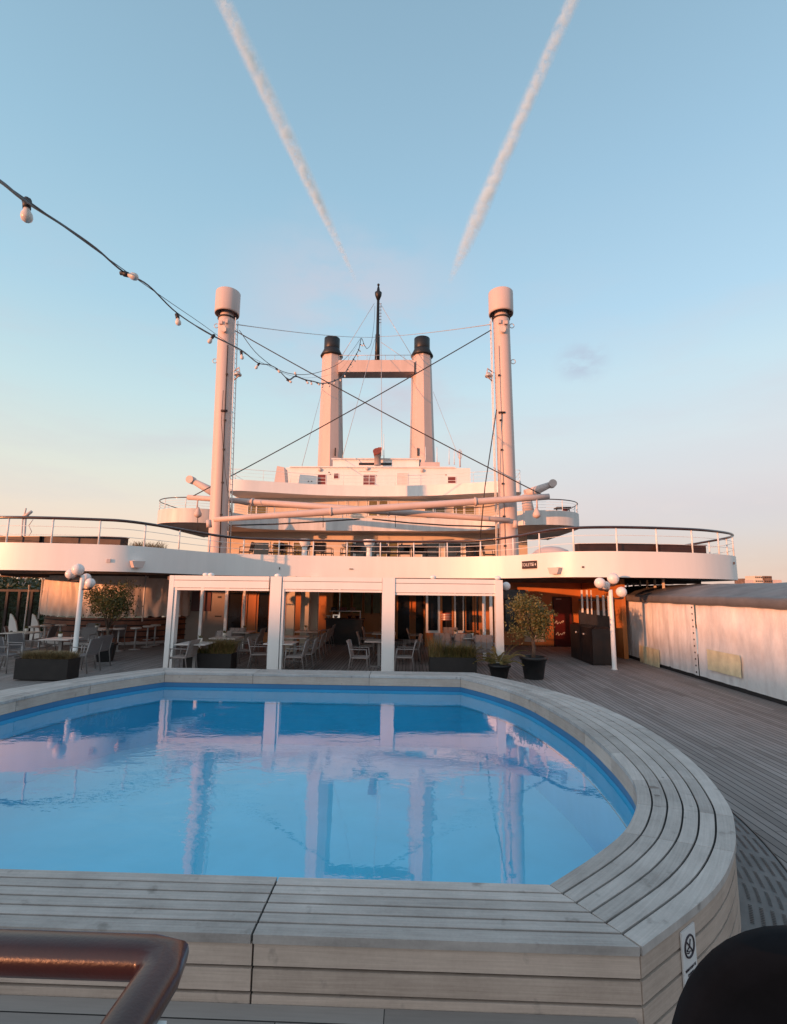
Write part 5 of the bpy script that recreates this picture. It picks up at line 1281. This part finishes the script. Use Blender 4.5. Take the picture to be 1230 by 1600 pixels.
def make_pot():
    root = empty('flower_pot', (0, 0, 0), '', 'flower pot', 'small plant pots on tables')
    MB().lathe([(.045, 0), (.06, .12), (.055, .12), (.05, .10)], (0, 0, 0), 14).build('pot', POTW, root, world=False)
    rnd = random.Random(5); mb = MB()
    for _ in range(40):
        a = rnd.uniform(0, 6.28); r = rnd.uniform(0, .06); c = Vector((r*math.cos(a), r*math.sin(a), .12+rnd.uniform(0, .06))); u = Vector((rnd.gauss(0, 1), rnd.gauss(0, 1), rnd.gauss(0, 1))).normalized()*.022; v = u.cross(Vector((rnd.gauss(0, 1), rnd.gauss(0, 1), 1))).normalized()*.015
        mb.add([c-u, c+v, c+u, c-v], [(0, 1, 2, 3)])
    mb.build('plant', LEAFO, root, world=False); return root
chA = make_armchair('terrace_chair', CHAIRF, CHAIRM, slats=1)
chB = make_armchair('slatted_chair', CHAIRW, pbr('dull_aluminium', (.26, .23, .22), .45, metal=.3), slats=3)
chC = make_armchair('dark_chair', BLACK, BLACK, slats=1)
tbA = make_table('square_table', TABLET, CHAIRM); tbC = make_table('dark_table', BROWN, BLACK, .8)
pot = make_pot()
index_kids()
def G(px, py, z=0.): p = at_z(px, py, z); return (p.x, p.y, z)
ga = 'grey chairs on the left terrace'; gb = 'slatted chairs in the pavilion'; gt = 'square cafe tables'
for (p, rz, lb) in (((130, 1050), 88, 'grey chair right beside the right end of the left planter box'), ((147, 1042), 80, 'grey chair between the planter end and the black pot of the tree'),
    ((6, 1050), -85, 'grey chair cut by the left picture edge beside the planter box'), ((34, 1040), -95, 'grey chair behind the left end of the planter box'),
    ((22, 1020), -60, 'grey chair at the small table by the windscreen'), ((66, 1019), 100, 'grey chair standing sideways between the planter and the bar'), ((128, 1024), 185, 'grey chair seen from behind right of the lamp post'),
    ((134, 1013), 175, 'far grey chair near the bar front, behind the potted tree'), ((176, 1014), 70, 'grey chair just right of the tree trunk facing the bar table'), ((-8, 1022), -20, 'grey chair half outside the left edge behind the others')):
    place(chA, G(*p), R(rz), lb, ga)
for (p, rz, lb) in (((405, 1047), -80, 'slatted chair just left of the second pavilion post facing right'), ((461, 1052), 92, 'slatted chair just right of the second pavilion post, nearest the pool'),
    ((477, 1046), 90, 'slatted chair second in the row right of the second post'), ((490, 1034), 88, 'slatted chair third in the row left of the aisle'), ((501, 1022), 85, 'slatted chair fourth in the row left of the aisle'), ((509, 1012), 90, 'farthest slatted chair in the row left of the aisle'),
    ((562, 1053), -92, 'slatted chair standing just left of the third pavilion post'), ((573, 1030), -88, 'slatted chair behind the one left of the third post'), ((580, 1018), -90, 'far slatted chair at the bar side of the third post'), ((632, 1052), 88, 'slatted chair just right of the third pavilion post'), ((642, 1036), 95, 'slatted chair behind the one right of the third post'),
    ((284, 1053), 85, 'slatted chair at the first post beside the middle planter'), ((341, 1032), 175, 'slatted chair seen from behind above the middle planter'), ((385, 1040), 100, 'slatted chair right of the middle planter grass'), ((364, 1024), 180, 'slatted chair seen from behind deeper in the left bay'), ((396, 1022), 90, 'dark corner slatted chair at the back of the left bay'),
    ((650, 1022), -90, 'slatted chair beside the glazed door in the right bay'), ((692, 1036), 180, 'slatted chair seen from behind above the right planter, left one'), ((725, 1037), 176, 'slatted chair seen from behind above the right planter, middle one'), ((758, 1040), 178, 'slatted chair seen from behind beside the palm'), ((705, 1020), 180, 'far slatted chair below the red lamp shade')):
    place(chB, G(*p), R(rz), lb, gb)
tabs = [((92, 1040), 5, 'square table behind the left planter box by the lamp post'), ((30, 1026), 0, 'square table near the windscreen at the left edge'), ((150, 1018), 3, 'square table in front of the bar behind the potted tree'),
    ((303, 1050), 0, 'square table at the first post above the middle planter'), ((352, 1036), 0, 'square table second deep in the left bay'), ((375, 1022), 0, 'square table at the back of the left bay'),
    ((438, 1048), 0, 'square table hidden behind the second pavilion post'), ((460, 1034), 0, 'square table left of the aisle, second from the pool'), ((480, 1020), 0, 'square table left of the aisle, third from the pool'),
    ((592, 1042), 0, 'square table behind the third pavilion post'), ((600, 1024), 0, 'square table deeper behind the third pavilion post'),
    ((708, 1030), 0, 'square table in the middle of the right bay'), ((742, 1034), 0, 'square table at the right end of the right bay')]
for p, rz, lb in tabs: place(tbA, G(*p), R(rz), lb, gt)
for i, (p, lb) in enumerate((((92, 1040), 'small white plant pot on the table behind the left planter'), ((30, 1026), 'small white plant pot on the table by the windscreen'), ((150, 1018), 'small white plant pot on the table before the bar'),
    ((303, 1050), 'small white plant pot on the table at the first post'), ((352, 1036), 'small white plant pot on the second table of the left bay'), ((375, 1022), 'small white plant pot on the back table of the left bay'),
    ((480, 1020), 'small white plant pot on the third table left of the aisle'), ((708, 1030), 'small white plant pot on the middle table of the right bay'), ((742, 1034), 'small white plant pot on the right table of the right bay'))):
    q = G(*p[0:2]); place(pot, (q[0]+(.1 if i % 2 else -.08), q[1]+.05, .751), 0, lb)
for p, lb in (((50, 1013), 'bar stool at the far left beside the windscreen'), ((68, 1010), 'bar stool left of the lamp post at the left end of the bar'), ((92, 1009), 'bar stool right behind the lamp post'), ((157, 1017), 'bar stool hidden partly by the tree trunk'), ((183, 1017), 'first bar stool right of the potted tree'), ((210, 1015), 'second bar stool right of the potted tree'), ((229, 1011), 'second bar stool from the pavilion post'), ((241, 1008), 'bar stool nearest the pavilion post')):
    place(stool, G(*p), 0, lb)
# upper deck furniture (dark)
gu = 'dark chairs on the upper deck'
for k, (px, Y, rz, lb) in enumerate(((430, 22.6, 90, 'dark chair behind the railing, leftmost on the upper deck'), (452, 22.8, -90, 'dark chair below the left olive window on the upper deck'), (472, 22.6, 90, 'dark chair left of the first white urn'), (500, 22.6, 10, 'dark chair right of the first white urn'), (512, 22.8, -90, 'dark chair between the two white urns, left one'),
    (541, 22.9, 90, 'dark chair between the two white urns, right one'), (560, 22.5, 180, 'dark chair left of the second white urn before the dark doorway'), (596, 22.5, 180, 'dark chair right of the second white urn'), (617, 22.6, 90, 'dark chair in the row right of the dark doorway, first'), (632, 22.8, 180, 'dark chair in the row right of the dark doorway, second'), (655, 22.6, 180, 'dark chair in the row right of the dark doorway, third'), (676, 22.7, -90, 'dark chair in the row right of the dark doorway, last'), (722, 22.5, 90, 'dark chair left of the right kingpost on the upper deck'), (764, 22.8, -90, 'dark chair right beside the right kingpost foot'), (385, 22.5, 90, 'dark chair right of the left kingpost foot'))):
    p = at_y(px, 860, Y); place(chC, (p.x, Y, ZD), R(rz), lb, gu)
for px, lb in ((442, 'dark table below the left olive window on the upper deck'), (492, 'dark table right of the first white urn'), (550, 'dark table before the dark doorway'), (607, 'dark table right of the dark doorway'), (645, 'dark table in the middle of the right row of chairs'), (667, 'dark table at the end of the right row of chairs'), (742, 'dark table near the right kingpost')):
    p = at_y(px, 860, 22.7); place(tbC, (p.x, 22.7, ZD), 0, lb, 'dark tables on the upper deck')
for px, lb in ((476, 'white urn on a pedestal behind the railing, left one'), (577, 'white urn on a pedestal behind the railing, right one')):
    p = at_y(px, 860, 20.6); u = empty('urn', (p.x, 20.6, ZD), lb, 'urn', 'white urns behind the railing')
    MB().lathe([(.16, 0), (.12, .06), (.10, .45), (.11, .5)], (p.x, 20.6, ZD), 16).build('pedestal', POSTW, u)
    MB().lathe([(.10, .5), (.18, .6), (.23, .74), (.27, .82), (.23, .84), (.05, .82)], (p.x, 20.6, ZD), 20).build('bowl', POSTW, u)
# long brown benches and pale shell on the wings
def wing_box(px0, px1, py, Y, h, lb, mat=BROWN, name='bench'):
    a = at_y(px0, py, Y); b = at_y(px1, py, Y); r0 = empty(name, ((a.x+b.x)/2, Y, ZD), lb, 'bench')
    mb = MB(); mb.b2((a.x, Y, ZD), (b.x, Y+.5, a.z)); mb.build('side_panel', mat, r0)
    mb = MB(); mb.b2((a.x-.02, Y-.03, a.z), (b.x+.02, Y+.53, a.z+.03)); mb.build('seat', RAILW, r0)
wing_box(0, 62, 838.5, 17.6, 0, 'long brown bench on the left deck wing, left section')
wing_box(66, 189, 839, 17.7, 0, 'long brown bench on the left deck wing, right section')
wing_box(905, 1028, 850, 18.6, 0, 'long dark bench on the right deck wing')
wing_box(1031, 1103, 852, 18.2, 0, 'short dark bench at the right end of the right deck wing')
a = at_y(862, 862, 19.0); sh = empty('dome', (a.x, 19, ZD), 'pale rounded dome cover on the deck right of the right kingpost', 'dome')
MB().sphere((a.x, 19.0, ZD), 1.0, 24, (.8, .7, .5)).build('shell', MAST, sh); 
mb = MB()
for s_ in (-.3, .1, .5): mb.tube([(a.x+.97*math.sin(t_)*1.0, 19.0-.82*math.cos(t_)*math.cos(s_), ZD+.63*math.cos(t_)*abs(math.cos(s_*.3))) for t_ in [k*.12-.9 for k in range(16)]], .015, 5)
a = at_y(886, 800, 30.2)
gr_ = empty('covered_grill', (a.x, 30.5, B1-.08), 'dark table with a small red cushion on the right rounded balcony', 'table')
a0 = at_y(868, 793, 30.5); b0 = at_y(890, 793, 30.5); MB().b2((a0.x, 30.2, a0.z-.06), (b0.x, 30.9, a0.z)).build('tabletop', BLACK, gr_)
for x in (a0.x+.05, b0.x-.05): MB().b2((x-.03, 30.4, B1-.1), (x+.03, 30.46, a0.z-.06)).build('leg', BLACK, gr_)
MB().box(((a0.x+b0.x)/2+.1, 30.35, a0.z-.3), (.3, .2, .36), bev=.03).build('cushion', REDP, gr_)

# ------------------------------------------------------------------ planters and plants
def blades(c, dx, dy, h, n, seed, lean=.35, w_=.012, z0=0):
    rnd = random.Random(seed); mb = MB()
    for _ in range(n):
        x = c[0]+rnd.uniform(-dx, dx); y = c[1]+rnd.uniform(-dy, dy); a = rnd.uniform(0, 6.28); H_ = h*rnd.uniform(.5, 1.1); l_ = lean*H_*rnd.uniform(.3, 1.4)
        d = Vector((math.cos(a), math.sin(a), 0)); s_ = Vector((-d.y, d.x, 0))*w_*rnd.uniform(.6, 1.2)
        P = [Vector((x, y, z0))+d*l_*t_**2+Vector((0, 0, H_*(t_-.22*lean*t_**3))) for t_ in (0, .4, .75, 1)]
        vs = []
        for p, k in zip(P, (1, .85, .5, .08)): vs += [p-s_*k, p+s_*k]
        mb.add(vs, [(0, 1, 3, 2), (2, 3, 5, 4), (4, 5, 7, 6)])
    return mb
def planter(px0, px1, py, Y, h, label, mats, gh, n, dep=.45):
    a = at_y(px0, py, Y); b = at_y(px1, py, Y); root = empty('planter_box', ((a.x+b.x)/2, Y, 0), label, 'planter')
    mb = MB(); x0, x1 = a.x, b.x
    mb.b2((x0, Y, .03), (x1, Y+.03, h)); mb.b2((x0, Y+dep-.03, .03), (x1, Y+dep, h)); mb.b2((x0, Y+.03, .03), (x0+.03, Y+dep-.03, h)); mb.b2((x1-.03, Y+.03, .03), (x1, Y+dep-.03, h)); mb.b2((x0+.03, Y+.03, .03), (x1-.03, Y+dep-.03, .05))
    mb.build('box', PLANTER, root); MB().b2((x0+.03, Y+.03, h-.1), (x1-.03, Y+dep-.03, h-.05)).build('soil', SOIL, root)
    for k, (m_, f0, f1, hh_, nn_, ln) in enumerate(mats):
        cx_ = x0+(x1-x0)*(f0+f1)/2; blades((cx_, Y+dep/2), (x1-x0)*(f1-f0)/2, dep*.38, hh_, nn_, 20+k+int(px0), ln, .009, h-.07).build('grass', m_, root)
planter(23, 106, 1040, 12.2, .50, 'dark planter box with dry straw grass on the left terrace', [(STRAW, .08, .98, .28, 3000, .8)], 0, 0)
planter(286, 361, 1035, 14.0, .46, 'dark planter box with green grass in the left bay of the pavilion', [(GRASSM, .02, .3, .26, 260, .5), (LEAFO, .25, .55, .24, 220, .6), (GRASSM, .5, .98, .52, 900, .8)], 0, 0)
planter(671, 745, 1035, 14.1, .44, 'dark planter box with tall mixed grasses in the right bay of the pavilion', [(GRASSM, .0, .28, .62, 200, .3), (PALM, .3, .98, .50, 700, .9), (LEAFO, .45, .95, .42, 360, .7)], 0, 0)
p0 = at_y(230, 850, 17.0); tag(blades((p0.x, 17.0), .55, .25, .42, 420, 8, .6, .012, ZD).build('grass_tuft', STRAW, None, loc=(p0.x, 17, ZD)), 'tuft of dry grass behind the railing left of the left kingpost', 'grass')

def potted_tree(x, y, potr, poth, trunk_h, crown, rx, rz_, nl, label, square=False, seed=1, lm=LEAF):
    root = empty('potted_tree', (x, y, 0), label, 'potted tree')
    n = 4 if square else 26; ph = math.pi/4+.3 if square else 0; k = 1.35 if square else 1
    MB().lathe([(potr*.72*k, 0), (potr*.95*k, poth*.86), (potr*1.05*k, poth*.86), (potr*1.08*k, poth), (potr*.92*k, poth), (potr*.9*k, poth*.9)], (x, y, 0), n, smooth=not square, ph=ph, cap=False).build('pot', POTB, root)
    MB().lathe([(potr*.9*k, poth*.88), (.02, poth*.9)], (x, y, 0), n, ph=ph, cap=False).build('soil', SOIL, root)
    rnd = random.Random(seed); mb = MB()
    mb.tube([(x, y, poth*.85), (x+.02, y+.01, (poth+trunk_h)/2), (x-.01, y, trunk_h)], [.055, .045, .035], 10)
    tips = []
    for k_ in range(11):
        a = k_*2.4+rnd.random(); q = Vector((math.cos(a)*rx*.75*rnd.uniform(.5, 1), math.sin(a)*rx*.75*rnd.uniform(.5, 1), 0)); tz = crown+rz_*rnd.uniform(-.5, .9)
        mb.tube([(x-.01, y, trunk_h-.08*rnd.random()), (x+q.x*.45, y+q.y*.45, (trunk_h+tz)/2), (x+q.x, y+q.y, tz)], [.025, .015, .006], 6); tips.append((x+q.x, y+q.y, tz))
    mb.build('trunk', BARK, root)
    mb = MB()
    for i in range(nl):
        if rnd.random() < .6:
            t_ = tips[rnd.randrange(len(tips))]; c = Vector(t_)+Vector((rnd.gauss(0, rx*.22), rnd.gauss(0, rx*.22), rnd.gauss(0, rz_*.22)))
        else:
            u = Vector((rnd.gauss(0, 1), rnd.gauss(0, 1), rnd.gauss(0, 1))).normalized()*rnd.random()**.4; c = Vector((x+u.x*rx*.85, y+u.y*rx*.85, crown+u.z*rz_*.85))
            if mno.noise(c*4.5+Vector((seed, 0, 0))) < .02: continue
        a = Vector((rnd.gauss(0, .8), rnd.gauss(0, .8), rnd.gauss(.4, .7))).normalized(); b = a.cross(Vector((rnd.gauss(0, 1), rnd.gauss(0, 1), rnd.gauss(0, 1)))).normalized()
        L_ = rnd.uniform(.055, .10); W_ = L_*.42
        mb.add([c-a*L_*.5, c+b*W_*.5, c+a*L_*.5, c-b*W_*.5], [(0, 1, 2, 3)])
    mb.build('crown', lm, root)
    return root
potted_tree(3.2, 13.7, .33, .55, 1.05, 1.45, .56, .58, 5200, 'olive green potted tree in a round black pot right of the pavilion', seed=4, lm=LEAFO)
p = G(161, 1034); potted_tree(p[0], p[1]+.1, .26, .52, 1.0, 1.72, .72, .58, 5600, 'dark green potted tree with spreading crown in a square black pot on the left terrace', square=True, seed=9, lm=LEAF)
# palm
pp = (2.33, 13.75); pr = empty('potted_palm', (*pp, 0), 'small potted palm with arching fronds at the right corner of the pavilion', 'potted palm')
MB().lathe([(.20, 0), (.27, .28), (.30, .28), (.30, .33), (.26, .33), (.24, .27), (.02, .28)], (*pp, 0), 24, cap=False).build('pot', POTB, pr)
rnd = random.Random(2); mb = MB()
for f in range(26):
    a = f*2.4; L_ = rnd.uniform(.5, .95); up_ = rnd.uniform(.5, 1.1); d = Vector((math.cos(a), math.sin(a), 0)); s_ = Vector((-d.y, d.x, 0))
    for k in range(16):
        t_ = .2+.8*k/15; c = Vector((*pp, .28))+d*L_*t_*.8+Vector((0, 0, up_*.85*t_-.55*t_**2.2*L_))
        for sd in (-1, 1):
            e = (s_*sd*.8+d*.7+Vector((0, 0, -.15))).normalized()*.16*(1.1-t_*.6); w_ = d.cross(e).normalized()*.006+Vector((0, 0, .006))
            mb.add([c-w_, c+e*.5-w_, c+e, c+e*.5+w_, c+w_], [(0, 1, 2, 3, 4)])
mb.build('fronds', PALM, pr)

# ------------------------------------------------------------------ black service cabinets, rack, windscreen, bar counter, lamp
a = G(895, 1012); b = G(928, 1040); c = G(955, 1040)
cab = empty('service_cabinet', b, 'tall black angled service cabinet beside the right lamp post', 'cabinet')
htop = at_y(893, 972, at_z(895, 1026, 0).y).z
A_ = at_z(893, 1027, 0); B_ = at_z(927, 1040, 0); C_ = at_z(957, 1040, 0)
hz_ = 2.2-(972-924)/800*A_.y
def quad_prism(P, h0, h1, name, mat, parent): return MB().prism([(p[0], p[1]) for p in P], h0, h1).build(name, mat, parent)
quad_prism([(A_.x, A_.y), (B_.x, B_.y), (B_.x+.5, B_.y+1.2), (A_.x+.5, A_.y+1.2)], .02, hz_, 'cabinet_body', BLACK, cab)
quad_prism([(B_.x+.01, B_.y), (C_.x+.15, C_.y+.02), (C_.x+.3, C_.y+1.2), (B_.x+.52, B_.y+1.2)], .02, hz_-.03, 'side_body', PLANTER, cab)
dxy = (Vector((B_.x, B_.y, 0))-Vector((A_.x, A_.y, 0))); nrm = Vector((dxy.y, -dxy.x, 0)).normalized()
for t_ in (.33, .68):
    p = Vector((A_.x, A_.y, 0))+dxy*t_; pz = hz_-.22; MB().tube([p+nrm*.0+Vector((0, 0, pz)), p+nrm*.05+Vector((0, 0, pz))], .03, 10).build('knob', STEEL, cab)
    
MB().box(tuple(Vector((A_.x, A_.y, 0))+dxy*.5+Vector((0, 0, hz_*.5))+nrm*.002), (.012, .012, hz_-.1), rz=math.atan2(dxy.y, dxy.x)).build('door_gap', DARK, cab)
rk = empty('white_slat_rack', (C_.x, C_.y+1.6, 0), 'row of upright white slats with orange lit gaps above the black cabinets', 'rack')
for k, (x0, x1, y0, y1) in enumerate(((908, 912, 922, 957), (916, 920, 922, 959), (923, 926, 922, 960), (932, 937, 930, 961), (941, 946, 930, 962), (949, 953, 931, 963))):
    Y = 18.2; p = at_y(x0, y0, Y); q = at_y(x1, y1, Y); MB().b2((p.x, Y, q.z), (q.x, Y+.05, p.z)).build('slat', POSTW, rk)
p = at_y(905, 945, 18.25); q = at_y(956, 945, 18.25); MB().b2((p.x, 18.26, 0), (q.x, 18.36, 1.58)).build('rack_panel', DARK, rk)
mb = MB(); mb.b2((p.x, 18.26, 1.9), (q.x, 18.3, 1.96)); mb.build('top_rail', DARK, rk)

ws = empty('windscreen', (-15.6, 21, 0), 'glass windscreen with dark posts and white rounded brackets at the left edge', 'windscreen')
yW = 21.0
for px in (-14, 8.5, 27.5, 47):
    p = at_y(px, 950, yW); MB().b2((p.x-.05, yW, 0), (p.x+.05, yW+.1, 2.05)).build('post', BROWN, ws)
a = at_y(-30, 926, yW); b = at_y(61, 926, yW); MB().b2((a.x, yW-.02, 1.97), (b.x, yW+.12, 2.06)).build('top_rail', BROWN, ws)
gm = bpy.data.materials.new('screen_glass'); gm.use_nodes = True; t = gm.node_tree; t.nodes.clear()
o_ = t.nodes.new('ShaderNodeOutputMaterial'); gg = t.nodes.new('ShaderNodeBsdfGlossy'); gg.inputs['Roughness'].default_value = .03; tt_ = t.nodes.new('ShaderNodeBsdfTransparent'); tt_.inputs[0].default_value = (.75, .80, .76, 1)
ff = t.nodes.new('ShaderNodeFresnel'); ff.inputs[0].default_value = 1.5; mm = t.nodes.new('ShaderNodeMixShader'); t.links.new(ff.outputs[0], mm.inputs[0]); t.links.new(tt_.outputs[0], mm.inputs[1]); t.links.new(gg.outputs[0], mm.inputs[2]); t.links.new(mm.outputs[0], o_.inputs[0])
MB().b2((a.x, yW+.04, .1), (b.x, yW+.05, 1.97)).build('glass', gm, ws)
for px in (11, 46):
    p = at_y(px, 990, yW-.15); mb = MB(); pr_ = [(0, 0), (.42, 0), (.38, .4), (.28, .75), (.12, 1.0), (0, 1.08)]
    vs = [(p.x+x, yW-.12, .0+z) for x, z in pr_]+[(p.x+x, yW-.06, .0+z) for x, z in pr_]; n = len(pr_)
    mb.add(vs, [tuple(range(n)), tuple(range(2*n-1, n-1, -1))]+[(i, n+i, n+(i+1) % n, (i+1) % n) for i in range(n)]); o = mb.build('bracket', POSTW, ws)
    MB().tube([(p.x+.15, yW-.125, .33), (p.x+.15, yW-.055, .33)], .07, 16).build('round_hole', BROWN, o)
p = at_y(37, 985, 19.8); fp = empty('flag_pole', (p.x, 19.8, 0), 'thin white pole standing before the windscreen left of the bar', 'pole')
MB().tube([(p.x, 19.8, 0), (p.x+.02, 19.8, 2.2)], .022, 8).build('pole', POSTW, fp); MB().sphere((p.x+.02, 19.8, 2.22), .03, 8).build('knob', POSTW, fp); MB().lathe([(.12, 0), (.12, .03), (.03, .05)], (p.x, 19.8, 0), 14).build('foot', STEEL, fp)

# bar counter inside the pavilion
cx0 = at_y(509, 990, 21.3).x; cx1 = at_y(566, 990, 21.3).x
bk = empty('buffet_counter', ((cx0+cx1)/2, 21.3, 0), 'dark buffet counter at the back of the middle bay', 'counter')
MB().b2((cx0, 21.3, 0), (cx1, 21.9, .98)).build('counter_front', BLACK, bk); MB().b2((cx0-.05, 21.25, .98), (cx1+.05, 21.95, 1.02)).build('counter_top', BROWN, bk)
MB().b2((cx0+.1, 21.5, 1.30), (cx1-.1, 21.8, 1.33)).build('shelf', STEEL, bk)
for x in (cx0+.12, cx1-.12): MB().b2((x-.02, 21.6, 1.02), (x+.02, 21.64, 1.3)).build('shelf_post', STEEL, bk)
for k, (px, m_, w_, lb) in enumerate(((522, POTB, .22, 'black crate at the left on the buffet shelf'), (536, REDP, .28, 'dark red tray box on the buffet shelf'), (552, BROWN, .2, 'brown box at the right on the buffet shelf'))):
    p = at_y(px, 950, 21.6); r0 = empty('serving_box', (p.x, 21.62, 1.331), lb, 'box'); MB().b2((p.x-w_/2, 21.52, 1.331), (p.x+w_/2, 21.78, 1.45), bev=.01).build('box', m_, r0); MB().b2((p.x-w_/2-.01, 21.51, 1.45), (p.x+w_/2+.01, 21.79, 1.465)).build('lid', m_, r0)
for px, m_, lb in ((513, POTW, 'pale bowl on the left end of the buffet counter'), (524, TABLET, 'pale bowl near the middle of the buffet counter'), (546, REDP, 'dark red bowl on the buffet counter, left one'), (558, REDP, 'dark red bowl on the buffet counter, right one')):
    p = at_y(px, 965, 21.45); tag(MB().lathe([(.05, 0), (.10, .10), (.11, .11), (.09, .11), (.05, .02)], (p.x, 21.58, 1.021), 14).build('serving_bowl', m_, None, loc=(p.x, 21.58, 1.021)), lb, 'bowl')
# floor lamp in front of the windows
p = at_y(697.5, 960, 19.6); fl2 = empty('floor_lamp', (p.x, 19.6, 0), 'floor lamp with a red and grey striped drum shade behind the right bay', 'floor lamp')
zs = at_y(697.5, 969, 19.6).z; ze = at_y(697.5, 958, 19.6).z
MB().tube([(p.x, 19.6, .02), (p.x, 19.6, zs)], .02, 8).build('stem', DARK, fl2); MB().lathe([(.16, 0), (.16, .02), (.02, .03)], (p.x, 19.6, 0), 16).build('base', DARK, fl2)
mb = MB()
SHR = pbr('rose_shade', (.35, .10, .08), .7); mb.lathe([(.20, zs), (.19, ze)], (p.x, 19.6, 0), 24, cap=False); sd = mb.build('lamp_shade', SHR, fl2)
mb = MB()
for k in range(4): z = zs+(ze-zs)*(k+.3)/4.2; mb.lathe([(.203, z), (.203, z+.025)], (p.x, 19.6, 0), 24, cap=False)
mb.build('stripes', STEEL, sd)
